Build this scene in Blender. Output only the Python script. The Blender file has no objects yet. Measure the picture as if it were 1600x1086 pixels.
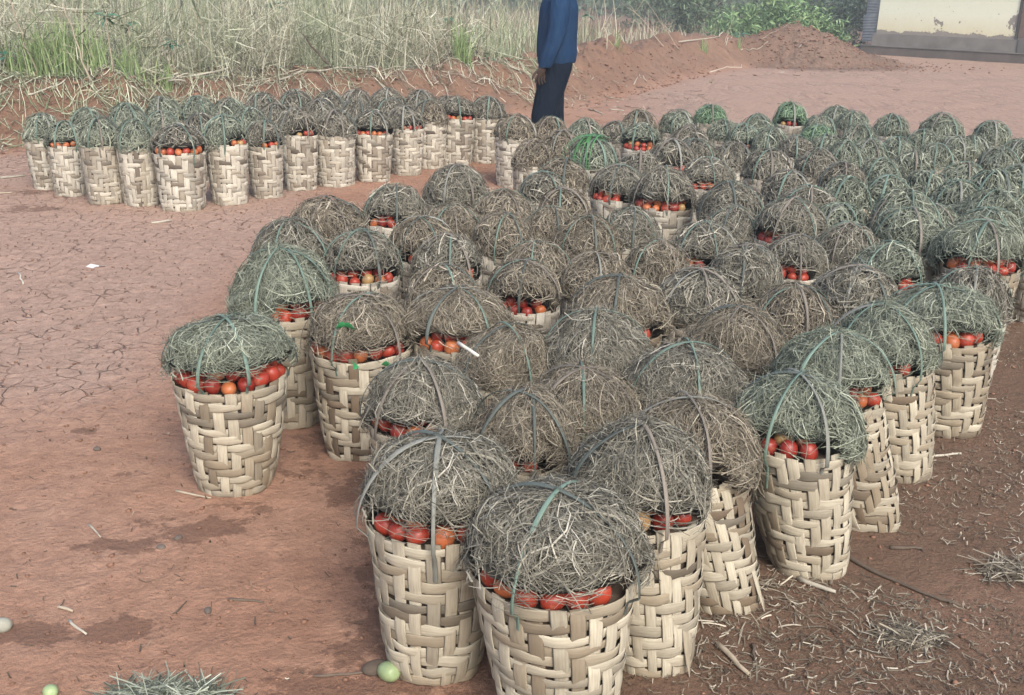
import bpy, math, random
import numpy as np
from mathutils import Vector, Matrix
R = math.radians
rng = np.random.default_rng(7)
random.seed(7)
sc = bpy.context.scene
col = sc.collection

# ------------------------------------------------------------ camera
CAM_H, PITCH, ROLL, FPX = 1.60, R(19.2), R(1.25), 1600.0
cam = bpy.data.cameras.new('camera'); cam_o = bpy.data.objects.new('camera', cam); col.objects.link(cam_o)
cam.sensor_width = 36; cam.lens = 36 * FPX / 1600; cam.clip_start = .05; cam.clip_end = 1200
cam_o.location = (0, 0, CAM_H)
fw = Vector((0, math.cos(PITCH), -math.sin(PITCH))); rt = Vector((1, 0, 0)); up = rt.cross(fw)
rt2 = rt * math.cos(ROLL) + up * math.sin(ROLL)
up2 = up * math.cos(ROLL) - rt * math.sin(ROLL)
cam_o.matrix_world = Matrix(((rt2.x, up2.x, -fw.x, 0), (rt2.y, up2.y, -fw.y, 0), (rt2.z, up2.z, -fw.z, CAM_H), (0, 0, 0, 1)))
sc.camera = cam_o

# ------------------------------------------------------------ sky, sun, exposure
SUN_EL, SUN_AZ = R(42), R(158)          # azimuth measured from +Y towards +X
w = bpy.data.worlds.new('World'); sc.world = w; w.use_nodes = True
nt = w.node_tree; bg = nt.nodes['Background']
sky = nt.nodes.new('ShaderNodeTexSky'); sky.sky_type = 'NISHITA'; sky.sun_disc = False
sky.sun_elevation = SUN_EL; sky.sun_rotation = SUN_AZ
sky.air_density = 1.0; sky.dust_density = 4.0; sky.ozone_density = 1.0
nt.links.new(sky.outputs[0], bg.inputs[0]); bg.inputs[1].default_value = .15
sun = bpy.data.lights.new('sun', 'SUN'); sun.energy = 1.5; sun.angle = R(22); sun.color = (1, .96, .9)
sun_o = bpy.data.objects.new('sun', sun); col.objects.link(sun_o)
d = Vector((math.sin(SUN_AZ) * math.cos(SUN_EL), math.cos(SUN_AZ) * math.cos(SUN_EL), math.sin(SUN_EL)))
sun_o.rotation_euler = d.to_track_quat('Z', 'Y').to_euler()
vs = sc.view_settings; vs.view_transform = 'Standard'; vs.look = 'None'; vs.gamma = 1; vs.exposure = .88
try: vs.use_curve_mapping = False
except Exception: pass

def ray(x, y):
    v = rt2 * ((x - 800) / FPX) + up2 * (-(y - 543) / FPX) + fw
    return v
def gp(x, y, z=0.0):
    """where the sight line through photo point (x, y) meets height z"""
    v = ray(x, y); t = (z - CAM_H) / v.z
    return Vector((v.x * t, v.y * t, z)), t
def at_dist(x, y, Y):
    v = ray(x, y); t = Y / v.y
    return Vector((v.x * t, Y, CAM_H + v.z * t))

# ------------------------------------------------------------ helpers
def mesh_np(name, V, F, mat=None, rnd=None, uv=None, smooth=False, extra=None):
    V = np.asarray(V, np.float32).reshape(-1, 3); F = np.asarray(F, np.int32)
    k = F.shape[1]; m = bpy.data.meshes.new(name)
    m.vertices.add(len(V)); m.vertices.foreach_set('co', V.ravel())
    m.loops.add(F.size); m.loops.foreach_set('vertex_index', F.ravel())
    m.polygons.add(len(F)); m.polygons.foreach_set('loop_start', np.arange(0, F.size, k, dtype=np.int32))
    if smooth: m.polygons.foreach_set('use_smooth', np.ones(len(F), bool))
    m.update(calc_edges=True)
    if rnd is not None:
        a = m.attributes.new('rnd', 'FLOAT', 'POINT'); a.data.foreach_set('value', np.asarray(rnd, np.float32))
    if extra:
        for n, arr in extra.items():
            a = m.attributes.new(n, 'FLOAT', 'POINT'); a.data.foreach_set('value', np.asarray(arr, np.float32))
    if uv is not None:
        l = m.uv_layers.new(name='UVMap'); l.data.foreach_set('uv', np.asarray(uv, np.float32)[F.ravel()].ravel())
    if mat: m.materials.append(mat)
    return m
def link(name, mesh, parent=None, loc=None, rotz=None):
    o = bpy.data.objects.new(name, mesh); col.objects.link(o)
    if parent: o.parent = parent
    if loc is not None: o.location = loc
    if rotz is not None: o.rotation_euler = (0, 0, rotz)
    return o
def tag(o, label=None, cat=None, group=None, kind=None):
    if label: o['label'] = label
    if cat: o['category'] = cat
    if group: o['group'] = group
    if kind: o['kind'] = kind
    return o
def catmesh(parts):
    Vs, Fs, Rs, Us, n = [], [], [], [], 0
    for p in parts:
        V, F, r = p[0].reshape(-1, 3), p[1], p[2]
        Vs.append(V); Fs.append(F + n); Rs.append(r); Us.append(p[3] if len(p) > 3 else np.zeros((len(V), 2))); n += len(V)
    return np.concatenate(Vs), np.concatenate(Fs), np.concatenate(Rs), np.concatenate(Us)
def ribbons(P, S, W, rnd):
    """n ribbons of k points: centre P, side S, half width W"""
    n, k = P.shape[:2]
    V = np.stack([P - S * W[..., None], P + S * W[..., None]], 2).reshape(-1, 3)
    base = (np.arange(n) * k * 2)[:, None] + (np.arange(k - 1) * 2)[None]
    F = np.stack([base, base + 1, base + 3, base + 2], -1).reshape(-1, 4)
    return V, F, np.repeat(rnd, k * 2)
def nrm(a): return a / (np.linalg.norm(a, axis=-1, keepdims=True) + 1e-9)
def tube(pts, rad, seg=6, caps=True):
    """tapered tube along pts"""
    P = np.asarray(pts, float); k = len(P); rad = np.broadcast_to(np.asarray(rad, float), (k,))
    T = nrm(np.gradient(P, axis=0)); ref = np.array([0, 0, 1.]) if abs(T[0][2]) < .9 else np.array([1., 0, 0])
    N = nrm(np.cross(T, ref)); B = np.cross(T, N)
    a = np.arange(seg) * 2 * np.pi / seg
    V = P[:, None] + rad[:, None, None] * (np.cos(a)[None, :, None] * N[:, None] + np.sin(a)[None, :, None] * B[:, None])
    i = np.arange(k - 1)[:, None] * seg; j = np.arange(seg)[None]; j2 = (j + 1) % seg
    F = np.stack([i + j, i + j2, i + seg + j2, i + seg + j], -1).reshape(-1, 4)
    V = V.reshape(-1, 3)
    if caps:
        V = np.vstack([V, P[:1], P[-1:]]); c0, c1 = k * seg, k * seg + 1
        jj = np.arange(seg)
        F = np.vstack([F, np.stack([np.full(seg, c0), (jj + 1) % seg, jj, jj], -1)[:, [0, 1, 2, 2]] if False else np.zeros((0, 4), int)])
        for q in range(0, seg, 2):
            F = np.vstack([F, [[c0, (q + 2) % seg, (q + 1) % seg, q]], [[c1, (k - 1) * seg + q, (k - 1) * seg + (q + 1) % seg, (k - 1) * seg + (q + 2) % seg]]])
    return V, F
_perm = rng.random((64, 64, 64))
def noise3(x, y, z):
    x, y, z = np.broadcast_arrays(x, y, z)
    xi, yi, zi = np.floor(x).astype(int), np.floor(y).astype(int), np.floor(z).astype(int)
    fx, fy, fz = x - xi, y - yi, z - zi
    fx, fy, fz = [f * f * (3 - 2 * f) for f in (fx, fy, fz)]
    out = 0
    for a in (0, 1):
        for b in (0, 1):
            for c in (0, 1):
                out = out + _perm[(xi + a) % 64, (yi + b) % 64, (zi + c) % 64] * (fx if a else 1 - fx) * (fy if b else 1 - fy) * (fz if c else 1 - fz)
    return out * 2 - 1
def fbm(x, y, z=0., o=4):
    s, a = 0, 1.
    for i in range(o):
        s = s + a * noise3(x * 2 ** i + 17 * i, y * 2 ** i, np.asarray(z) * 2 ** i + 5 * i); a *= .5
    return s

# ------------------------------------------------------------ materials
def mat(name, rough=.8):
    m = bpy.data.materials.new(name); m.use_nodes = True
    b = m.node_tree.nodes['Principled BSDF']; b.inputs['Roughness'].default_value = rough
    b.inputs['Specular IOR Level'].default_value = .3
    return m, m.node_tree, b
def N(t, typ, **kw):
    n = t.nodes.new(typ)
    for k, v in kw.items(): setattr(n, k, v)
    return n
def ramp(t, fac, stops, interp='LINEAR'):
    r = t.nodes.new('ShaderNodeValToRGB'); r.color_ramp.interpolation = interp
    e = r.color_ramp.elements
    while len(e) < len(stops): e.new(.5)
    for i, (p, c) in enumerate(stops): e[i].position = p; e[i].color = (*c, 1)
    t.links.new(fac, r.inputs[0]); return r.outputs[0]
def noise(t, scale, vec=None, detail=3, rough=.55):
    n = t.nodes.new('ShaderNodeTexNoise'); n.inputs['Scale'].default_value = scale; n.inputs['Detail'].default_value = detail
    n.inputs['Roughness'].default_value = rough
    if vec is not None: t.links.new(vec, n.inputs['Vector'])
    return n.outputs[0]
def mathn(t, op, a, b=None, clamp=False):
    n = t.nodes.new('ShaderNodeMath'); n.operation = op; n.use_clamp = clamp
    for i, v in enumerate((a, b)):
        if v is None: continue
        if isinstance(v, (int, float)): n.inputs[i].default_value = v
        else: t.links.new(v, n.inputs[i])
    return n.outputs[0]
def mix(t, fac, a, b, mode='MIX'):
    n = t.nodes.new('ShaderNodeMix'); n.data_type = 'RGBA'; n.blend_type = mode; n.clamp_factor = True
    for s, v in ((n.inputs[0], fac), (n.inputs[6], a), (n.inputs[7], b)):
        if isinstance(v, (int, float)): s.default_value = v
        elif isinstance(v, tuple): s.default_value = (*v, 1)
        else: t.links.new(v, s)
    return n.outputs[2]
def attr(t, name):
    n = t.nodes.new('ShaderNodeAttribute'); n.attribute_name = name; return n.outputs['Fac']
def bump(t, b, h, strength=.5, dist=.01):
    n = t.nodes.new('ShaderNodeBump'); n.inputs['Strength'].default_value = strength; n.inputs['Distance'].default_value = dist
    t.links.new(h, n.inputs['Height']); t.links.new(n.outputs[0], b.inputs['Normal'])
def geo_pos(t): return t.nodes.new('ShaderNodeNewGeometry').outputs['Position']
def objrnd(t): return t.nodes.new('ShaderNodeObjectInfo').outputs['Random']

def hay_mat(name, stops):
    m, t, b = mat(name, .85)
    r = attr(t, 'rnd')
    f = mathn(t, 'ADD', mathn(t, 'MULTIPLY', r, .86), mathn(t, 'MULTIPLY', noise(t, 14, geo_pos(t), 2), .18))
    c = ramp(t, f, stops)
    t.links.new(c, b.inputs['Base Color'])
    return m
# rnd 0 .. .1 is the heap's core, darkened as shade between stalks; the rest single stalks
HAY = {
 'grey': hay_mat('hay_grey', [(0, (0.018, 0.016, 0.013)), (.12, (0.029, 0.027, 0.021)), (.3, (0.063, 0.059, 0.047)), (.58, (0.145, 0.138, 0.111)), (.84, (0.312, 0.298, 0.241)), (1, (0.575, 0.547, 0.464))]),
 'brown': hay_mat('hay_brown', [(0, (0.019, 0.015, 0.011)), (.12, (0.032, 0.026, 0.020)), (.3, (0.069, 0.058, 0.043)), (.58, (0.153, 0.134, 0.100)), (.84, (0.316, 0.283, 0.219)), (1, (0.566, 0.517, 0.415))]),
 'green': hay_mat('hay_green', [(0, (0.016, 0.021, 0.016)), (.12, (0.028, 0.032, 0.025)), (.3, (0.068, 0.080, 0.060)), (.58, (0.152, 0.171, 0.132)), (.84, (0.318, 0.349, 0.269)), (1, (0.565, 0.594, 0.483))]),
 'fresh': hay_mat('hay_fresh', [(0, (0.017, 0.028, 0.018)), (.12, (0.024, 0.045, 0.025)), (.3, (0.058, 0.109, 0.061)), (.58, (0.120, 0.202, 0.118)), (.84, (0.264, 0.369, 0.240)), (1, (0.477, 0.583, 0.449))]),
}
def wood_mat(name, lo, mid, hi):
    m, t, b = mat(name, .62)
    uvn = t.nodes.new('ShaderNodeUVMap').outputs[0]
    mp = N(t, 'ShaderNodeMapping'); mp.inputs['Scale'].default_value = (14, 420, 1); t.links.new(uvn, mp.inputs[0])
    r = mathn(t, 'FRACT', mathn(t, 'ADD', attr(t, 'rnd'), mathn(t, 'MULTIPLY', objrnd(t), 3.7)))
    base = ramp(t, r, [(0, lo), (.18, mid), (.6, hi), (1, tuple(min(1, v * 1.18) for v in hi))])
    g = noise(t, 1.0, mp.outputs[0], 4, .6)
    c = mix(t, mathn(t, 'MULTIPLY', mathn(t, 'SUBTRACT', .62, g, True), 2.2, True), base, mix(t, .55, base, (.16, .11, .065)))
    dirt = noise(t, 11, geo_pos(t), 3)
    c = mix(t, mathn(t, 'MULTIPLY', mathn(t, 'SUBTRACT', dirt, .52, True), 2.2, True), c, mix(t, .5, c, (.17, .12, .08)))
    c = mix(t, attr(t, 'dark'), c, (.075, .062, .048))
    t.links.new(c, b.inputs['Base Color']); bump(t, b, g, .6, .0012)
    return m
WOOD = wood_mat('split_bamboo', (.17, .13, .09), (.32, .275, .20), (.47, .435, .34))  # tone lowered on the near baskets in place of foreground shade
WOOD2 = wood_mat('weathered_split_bamboo', (.2, .17, .135), (.36, .325, .26), (.52, .495, .42))
def flat_mat(name, c, rough=.8, var=.25, scale=30, bmp=0):
    m, t, b = mat(name, rough); n = noise(t, scale, t.nodes.new('ShaderNodeTexCoord').outputs['Object'], 4)
    cc = mix(t, n, tuple(v * (1 - var) for v in c), tuple(min(1, v * (1 + var)) for v in c))
    h = t.nodes.new('ShaderNodeHueSaturation'); t.links.new(cc, h.inputs['Color'])
    t.links.new(mathn(t, 'ADD', .8, mathn(t, 'MULTIPLY', objrnd(t), .4)), h.inputs['Value'])
    t.links.new(h.outputs[0], b.inputs['Base Color'])
    if bmp: bump(t, b, n, bmp, .004)
    return m
TIE = [flat_mat('bark_strip_grey', (.21, .215, .19), .6), flat_mat('bark_strip_green', (.125, .185, .15), .55), flat_mat('bark_strip_brown', (.17, .15, .125), .6), flat_mat('bark_strip_dark', (.08, .095, .085), .6)]
INNER_SHADE = flat_mat('shaded_basket_inside', (.07, .05, .035))  # dark tone stands for the shade inside a basket
STICK = flat_mat('dry_stick', (.34, .29, .22), .8, .35, 40)
STICKD = flat_mat('dark_stick', (.11, .085, .065), .85, .3, 40)
PALE = flat_mat('peeled_stick', (.42, .39, .32), .7)
def tomato_mat(name, a, b_):
    m, t, b = mat(name, .22); b.inputs['Specular IOR Level'].default_value = .5
    o = t.nodes.new('ShaderNodeTexCoord').outputs['Object']
    n = noise(t, 22, o, 2); sp = N(t, 'ShaderNodeSeparateXYZ'); t.links.new(o, sp.inputs[0])
    f = mathn(t, 'ADD', mathn(t, 'MULTIPLY', n, .7), mathn(t, 'MULTIPLY', objrnd(t), .5))
    c = mix(t, f, a, b_)
    d = noise(t, 60, o, 4)
    c = mix(t, mathn(t, 'MULTIPLY', mathn(t, 'SUBTRACT', d, .55, True), 2.5, True), c, (.32, .16, .09))
    t.links.new(c, b.inputs['Base Color'])
    t.links.new(mathn(t, 'ADD', .26, mathn(t, 'MULTIPLY', d, .35)), b.inputs['Roughness'])
    return m
TOM = [tomato_mat('tomato_red', (.27, .024, .014), (.38, .055, .026)), tomato_mat('tomato_orange', (.37, .085, .028), (.42, .14, .05)), tomato_mat('tomato_turning', (.36, .19, .065), (.33, .23, .10)), tomato_mat('tomato_deep_red', (.19, .016, .012), (.28, .03, .018))]

# ------------------------------------------------------------ terrain
BERM = [gp(*p)[0] for p in ((-260, 262), (0, 236), (220, 226), (420, 217), (600, 205), (760, 188), (880, 168), (980, 146), (1060, 124), (1130, 110), (1215, 101))]
BP = np.array([(p.x, p.y) for p in BERM])
def berm_dist(x, y):
    """signed distance behind the foot line of the bank (positive = behind)"""
    d = np.full(x.shape, 1e9); s = np.zeros(x.shape)
    for a, b in zip(BP[:-1], BP[1:]):
        e = b - a; L = e @ e
        t = np.clip(((x - a[0]) * e[0] + (y - a[1]) * e[1]) / L, 0, 1)
        dx, dy = x - a[0] - t * e[0], y - a[1] - t * e[1]
        dd = np.hypot(dx, dy); sg = np.sign(e[0] * (y - a[1]) - e[1] * (x - a[0]))
        m = dd < d; d = np.where(m, dd, d); s = np.where(m, sg, s)
    return d * s
MOUND_C, _ = gp(1262, 104)
def sstep(a, b, x):
    t = np.clip((x - a) / (b - a), 0, 1); return t * t * (3 - 2 * t)
def height(x, y):
    x = np.asarray(x, float); y = np.asarray(y, float)
    d = berm_dist(x, y)
    fade = 1 - sstep(BP[-1][0] - 1.5, BP[-1][0] + 3.5, x)
    prof = sstep(-.15, 1.15, d) * .60 - sstep(1.2, 2.6, d) * .22
    lump = fbm(x * 1.1, y * 1.1, 3., 4)
    h = prof * fade * (1 + .22 * lump) + sstep(-.1, .8, d) * fade * .08 * fbm(x * 5, y * 5, 1., 3)
    # earth heap in front of the house
    dm = np.hypot((x - MOUND_C.x) / 2.8, (y - MOUND_C.y - 1.6) / 1.9)
    ang = fbm(x * .9 + 4, y * .9, 9., 3)
    hm = np.clip(1 - dm * (1 + .12 * ang), 0, 1) ** .95 * .98
    h = np.maximum(h, hm + .05 * fbm(x * 6, y * 6, 4., 3) * (hm > 0.02))
    h = h + (.007 * fbm(x * 1.3, y * 1.3, 7., 3) + .0035 * fbm(x * 6.5, y * 6.5, 2., 3)) * (1 - sstep(0, .4, d))
    h = h + sstep(62, 95, y) * 7.0 * (1 + .2 * fbm(x * .03, y * .03, 2., 2))
    return h
def zat(x, y): return float(height(np.array([x]), np.array([y]))[0])

rr = np.concatenate([np.linspace(.02, 1.6, 14)[:-1], np.geomspace(1.6, 45, 520), np.geomspace(46, 500, 40)])
th = np.concatenate([np.linspace(-36, 36, 460), np.linspace(36, 324, 60)[1:-1]])
A_, R_ = np.meshgrid(np.radians(th), rr)
GX, GY = R_ * np.sin(A_), R_ * np.cos(A_)
GZ = height(GX, GY)
ONBANK = 1 - sstep(BP[-1][0] - .8, BP[-1][0] + .8, GX) * (GY < 32)
nr_, na_ = GX.shape
ii = np.arange(nr_ - 1)[:, None] * na_; jj = np.arange(na_)[None]; j2 = (jj + 1) % na_
GF = np.stack([ii + jj, ii + na_ + jj, ii + na_ + j2, ii + j2], -1).reshape(-1, 4)[:, ::-1]
def blob(cx, cy, rx, ry=None, pix=True):
    """soft stain centred on a photo ground point, radii in metres"""
    c, _ = gp(cx, cy); ry = ry or rx
    return np.clip(1.25 - np.hypot((GX - c.x) / rx, (GY - c.y) / ry), 0, 1)
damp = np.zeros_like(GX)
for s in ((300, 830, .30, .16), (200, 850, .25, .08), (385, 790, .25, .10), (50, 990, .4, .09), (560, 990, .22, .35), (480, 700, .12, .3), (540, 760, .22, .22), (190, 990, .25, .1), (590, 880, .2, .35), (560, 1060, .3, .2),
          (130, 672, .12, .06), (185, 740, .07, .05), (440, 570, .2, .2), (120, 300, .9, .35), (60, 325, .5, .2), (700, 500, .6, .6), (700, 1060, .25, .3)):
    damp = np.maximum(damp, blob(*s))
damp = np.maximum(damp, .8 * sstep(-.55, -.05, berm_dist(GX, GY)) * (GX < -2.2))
brown = np.zeros_like(GX)
pa, _ = gp(1060, 1086); pb, _ = gp(1600, 560)
sd = ((GX - pa.x) * (pb.y - pa.y) - (GY - pa.y) * (pb.x - pa.x)) / math.hypot(pb.x - pa.x, pb.y - pa.y)
brown = 1.25 * sstep(-.6, .0, sd) * (1 - .35 * blob(1560, 960, .5, .35)) * (1 - sstep(7, 11, GY))
brown = np.maximum(brown, .75 * ONBANK * sstep(.0, .6, berm_dist(GX, GY)) * (1 - .6 * sstep(-4.5, 0, GX)))
brown = np.maximum(brown, .8 * (1 - sstep(2.4, 3.6, np.hypot(GX - MOUND_C.x, GY - MOUND_C.y - 1.6))))
brown = np.maximum(brown, .9 * sstep(35, 60, GY))
brown = np.maximum(brown, .72 * ONBANK * sstep(-.2, .3, berm_dist(GX, GY)))
crack = np.clip(sstep(-1.3, -1.9, GX * 1.0 + 0) * 1, 0, 1) * sstep(3.2, 4.2, GY)
crack = np.maximum(crack, sstep(8.0, 11, GY) * sstep(.8, 2.5, GX)) * (1 - sstep(-.5, .1, berm_dist(GX, GY)) * ONBANK)
gm, t, b = mat('red_laterite', .92)
pos = geo_pos(t)
n1, n2, n3 = noise(t, .9, pos, 5, .6), noise(t, 7, pos, 6, .65), noise(t, 60, pos, 5, .7)
wob = N(t, 'ShaderNodeMix', data_type='VECTOR'); wob.inputs[0].default_value = .12
nn = N(t, 'ShaderNodeTexNoise'); nn.inputs['Scale'].default_value = 5; t.links.new(pos, nn.inputs['Vector'])
t.links.new(pos, wob.inputs[4]); t.links.new(nn.outputs['Color'], wob.inputs[5])
vo = N(t, 'ShaderNodeTexVoronoi', feature='DISTANCE_TO_EDGE'); vo.inputs['Scale'].default_value = 12; t.links.new(wob.outputs[1], vo.inputs['Vector'])
vo2 = N(t, 'ShaderNodeTexVoronoi', feature='F1'); vo2.inputs['Scale'].default_value = 7.5; t.links.new(wob.outputs[1], vo2.inputs['Vector'])
vb = N(t, 'ShaderNodeTexVoronoi', feature='DISTANCE_TO_EDGE'); vb.inputs['Scale'].default_value = 2.6; mv = N(t, 'ShaderNodeMapping'); mv.inputs['Scale'].default_value = (1, .42, 1); t.links.new(wob.outputs[1], mv.inputs[0]); t.links.new(mv.outputs[0], vb.inputs['Vector'])
sy = N(t, 'ShaderNodeSeparateXYZ'); t.links.new(pos, sy.inputs[0]); farw = mathn(t, 'MULTIPLY', mathn(t, 'SUBTRACT', sy.outputs[1], 7.5, True), .5, True)
cka = mathn(t, 'SUBTRACT', 1, mathn(t, 'MULTIPLY', vo.outputs['Distance'], 24, True)); ckb = mathn(t, 'SUBTRACT', 1, mathn(t, 'MULTIPLY', vb.outputs['Distance'], 6.5, True))
ck = mathn(t, 'MAXIMUM', mathn(t, 'MULTIPLY', cka, mathn(t, 'SUBTRACT', 1, farw)), mathn(t, 'MULTIPLY', ckb, farw))
ckw = mathn(t, 'MULTIPLY', ck, mathn(t, 'MULTIPLY', attr(t, 'crack'), mathn(t, 'MULTIPLY', mathn(t, 'SUBTRACT', n1, .36, True), 4.2, True)))
ckw = mathn(t, 'MULTIPLY', ckw, mathn(t, 'MAXIMUM', mathn(t, 'MULTIPLY', farw, 2.6), mathn(t, 'MULTIPLY', mathn(t, 'SUBTRACT', n2, .45, True), 5.5, True)))
c = ramp(t, n1, [(.3, (.38, .205, .128)), (.5, (.48, .285, .190)), (.7, (.55, .35, .25))])
c = mix(t, mathn(t, 'MULTIPLY', mathn(t, 'SUBTRACT', n2, .38, True), 2.2, True), mix(t, .35, c, (.19, .085, .055)), c)
c = mix(t, mathn(t, 'MULTIPLY', attr(t, 'crack'), .75), c, mix(t, .6, c, (.53, .42, .35)))
speck = mathn(t, 'MULTIPLY', mathn(t, 'SUBTRACT', noise(t, 26, pos, 5, .65), .60, True), 9, True)
c = mix(t, mathn(t, 'MULTIPLY', speck, .75), c, (.10, .055, .04))
bw = mathn(t, 'ADD', attr(t, 'brown'), mathn(t, 'MULTIPLY', mathn(t, 'SUBTRACT', n2, .5), .9), True)
c = mix(t, mathn(t, 'MULTIPLY', bw, .93), c, mix(t, n3, (.075, .050, .032), (.16, .108, .07)))
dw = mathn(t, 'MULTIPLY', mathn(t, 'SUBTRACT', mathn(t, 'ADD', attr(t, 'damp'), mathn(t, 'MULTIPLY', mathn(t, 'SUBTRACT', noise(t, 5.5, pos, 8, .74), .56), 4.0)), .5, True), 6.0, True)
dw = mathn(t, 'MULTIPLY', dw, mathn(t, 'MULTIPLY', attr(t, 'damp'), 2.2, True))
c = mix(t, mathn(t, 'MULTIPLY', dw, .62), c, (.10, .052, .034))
c = mix(t, mathn(t, 'MULTIPLY', ckw, .52), c, (.12, .065, .048))
c = mix(t, mathn(t, 'MULTIPLY', mathn(t, 'SUBTRACT', noise(t, 18, pos, 6, .78), .42, True), 4.0, True), mix(t, .38, c, (.13, .07, .05)), c)
c = mix(t, mathn(t, 'MULTIPLY', n3, .3), c, mix(t, .5, c, (.12, .06, .04)))
t.links.new(c, b.inputs['Base Color'])
c_mott = noise(t, 18, pos, 6, .75)
hh = mathn(t, 'ADD', mathn(t, 'MULTIPLY', n2, 1.0), mathn(t, 'MULTIPLY', n3, .35))
hh = mathn(t, 'SUBTRACT', hh, mathn(t, 'MULTIPLY', ckw, 1.2))
bump(t, b, hh, 1, .03)
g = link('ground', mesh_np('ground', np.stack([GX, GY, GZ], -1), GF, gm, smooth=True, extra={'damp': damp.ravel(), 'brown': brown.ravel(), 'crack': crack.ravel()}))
tag(g, 'bare red earth yard with dried mud cracks and a low bank', kind='structure')

# ------------------------------------------------------------ baskets: shape
RIM_R, BASE_R, RIM_Z = .166, .103, .415
NST, NBD = 24, 13
def wall_r(z, th, sq=1.0):
    u = np.clip(z / RIM_Z, 0, 1.1); r = BASE_R + (RIM_R - BASE_R) * u ** .72
    n = 2 + 2.2 * (1 - np.clip(u * 1.5, 0, 1)) ** 1.3 * sq
    f = (np.abs(np.cos(th)) ** n + np.abs(np.sin(th)) ** n) ** (-1 / n)
    return r * (1 + (f - 1) * .75)
def strip_box(C, Nn, L, wdt, thick):
    """closed flat strip: centre line C (k,3), outward normal Nn, across dir L"""
    k = len(C); w = np.broadcast_to(np.asarray(wdt), (k,))[:, None]
    V = np.stack([C - L * w + Nn * 0, C - L * w * .78 + Nn * thick, C + L * w * .78 + Nn * thick, C + L * w, C - Nn * thick * .4], 1)
    i = np.arange(k - 1)[:, None] * 5; j = np.arange(5)[None]; j2 = (j + 1) % 5
    F = np.stack([i + j, i + j2, i + 5 + j2, i + 5 + j], -1).reshape(-1, 4)
    ln = np.concatenate([[0], np.cumsum(np.linalg.norm(np.diff(C, axis=0), axis=1))])
    uv = np.stack([np.repeat(ln, 5), np.tile([0, .006, .018, .024, .012], k)], -1)
    return V.reshape(-1, 3), F, uv
def over(i, j): return ((j + i) % 4) < 2
def basket_strips(seed, lod, lean=(0, 0), fine=True):
    """returns lists of (V, F, uv, rnd, dark) for bands and stakes"""
    g = np.random.default_rng(seed); bands, stakes = [], []
    amp = .0025; pitch = RIM_Z / NBD
    sub = 4 if lod == 0 else 2
    squash = g.uniform(.3, 1); phase = g.integers(0, 4); sgn = g.choice([-1, 1])
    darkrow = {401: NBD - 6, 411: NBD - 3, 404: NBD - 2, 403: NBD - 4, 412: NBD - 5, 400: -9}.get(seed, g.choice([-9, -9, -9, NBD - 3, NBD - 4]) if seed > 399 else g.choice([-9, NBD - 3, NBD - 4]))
    wob = g.uniform(0, 6.28, 4)
    def shape(z, th):
        r = wall_r(z, th, squash) * (1 + .012 * np.sin(2 * th + wob[0]) + .008 * np.sin(3 * th + wob[1] + z * 9))
        return r
    def pt(r, th, z):
        return np.stack([r * np.cos(th) + lean[0] * z, r * np.sin(th) + lean[1] * z, z], -1)
    for i in range(NBD):
        k = NST * sub; th = np.arange(k + 1) * 2 * np.pi / k
        ang = th + g.uniform(-.01, .01)
        ph = th / (2 * np.pi) * NST
        # smooth over / under wave of a 2-2 twill
        q = (ph - .5 + (i + phase) * sgn) % 4
        wave = np.cos((q - 1.0) / 4 * 2 * np.pi - .0)
        wave = np.sign(wave) * np.abs(wave) ** .5
        z = (i + .5) * pitch + .0032 * np.sin(3 * th + g.uniform(0, 6)) + .0015 * np.sin(7 * th + g.uniform(0, 6))
        r = shape(z, th) + amp * wave * g.uniform(.75, 1.3) + .0012 * np.sin(11 * th + g.uniform(0, 6))
        if i == NBD - 1: z = z + .002
        C = pt(r, ang, z)
        Nn = np.stack([np.cos(ang), np.sin(ang), np.zeros_like(ang) - .1], -1)
        L = np.tile([0, 0, 1.], (k + 1, 1)) + .12 * np.stack([np.cos(ang), np.sin(ang), 0 * ang], -1)
        wd = pitch * g.uniform(.42, .515)
        V, F, uv = strip_box(C, Nn, L, wd * (1 + .12 * np.sin(5 * th + i) + .08 * np.sin(13 * th + 2 * i)), .0017)
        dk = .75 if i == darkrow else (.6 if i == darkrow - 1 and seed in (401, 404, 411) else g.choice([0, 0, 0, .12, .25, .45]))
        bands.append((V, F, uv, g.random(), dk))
    for j in range(NST):
        kk = NBD * (3 if lod == 0 else 2)
        top = RIM_Z + g.uniform(-.004, .018); z = np.linspace(0.001, top, kk + 1)
        rowf = z / pitch
        q = (j + (rowf - .5 + phase) * sgn) % 4
        wave = -np.cos((q - 1.0) / 4 * 2 * np.pi); wave = np.sign(wave) * np.abs(wave) ** .5
        th0 = j * 2 * np.pi / NST + g.uniform(-.035, .035); a = th0 + .022 * np.sin(z * 10 + j)
        wdt = (2 * np.pi * BASE_R / NST) * .5 * g.uniform(.88, 1.06) * (1 + .36 * np.clip(z / RIM_Z, 0, 1))
        r = shape(z, a) + amp * wave * .9
        r[z > RIM_Z - .012] -= .002
        C = pt(r, a, z)
        Nn = np.tile([math.cos(th0), math.sin(th0), -.12], (kk + 1, 1)); L = np.tile([-math.sin(th0), math.cos(th0), 0], (kk + 1, 1))
        V, F, uv = strip_box(C, Nn, L, wdt, .0017)
        stakes.append((V, F, uv, g.random() * .9, g.choice([0, 0, 0, .12, .25, .4])))
    # added dark inner skin and floor, painting the shade seen through gaps
    zz = np.linspace(.004, RIM_Z - .02, 6); th = np.arange(24) * 2 * np.pi / 24
    Z, T = np.meshgrid(zz, th, indexing='ij')
    V = pt(shape(Z, T) - .0075, T, Z).reshape(-1, 3)
    i = np.arange(5)[:, None] * 24; j = np.arange(24)[None]; jn = (j + 1) % 24
    F = np.stack([i + j, i + jn, i + 24 + jn, i + 24 + j], -1).reshape(-1, 4)
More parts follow.
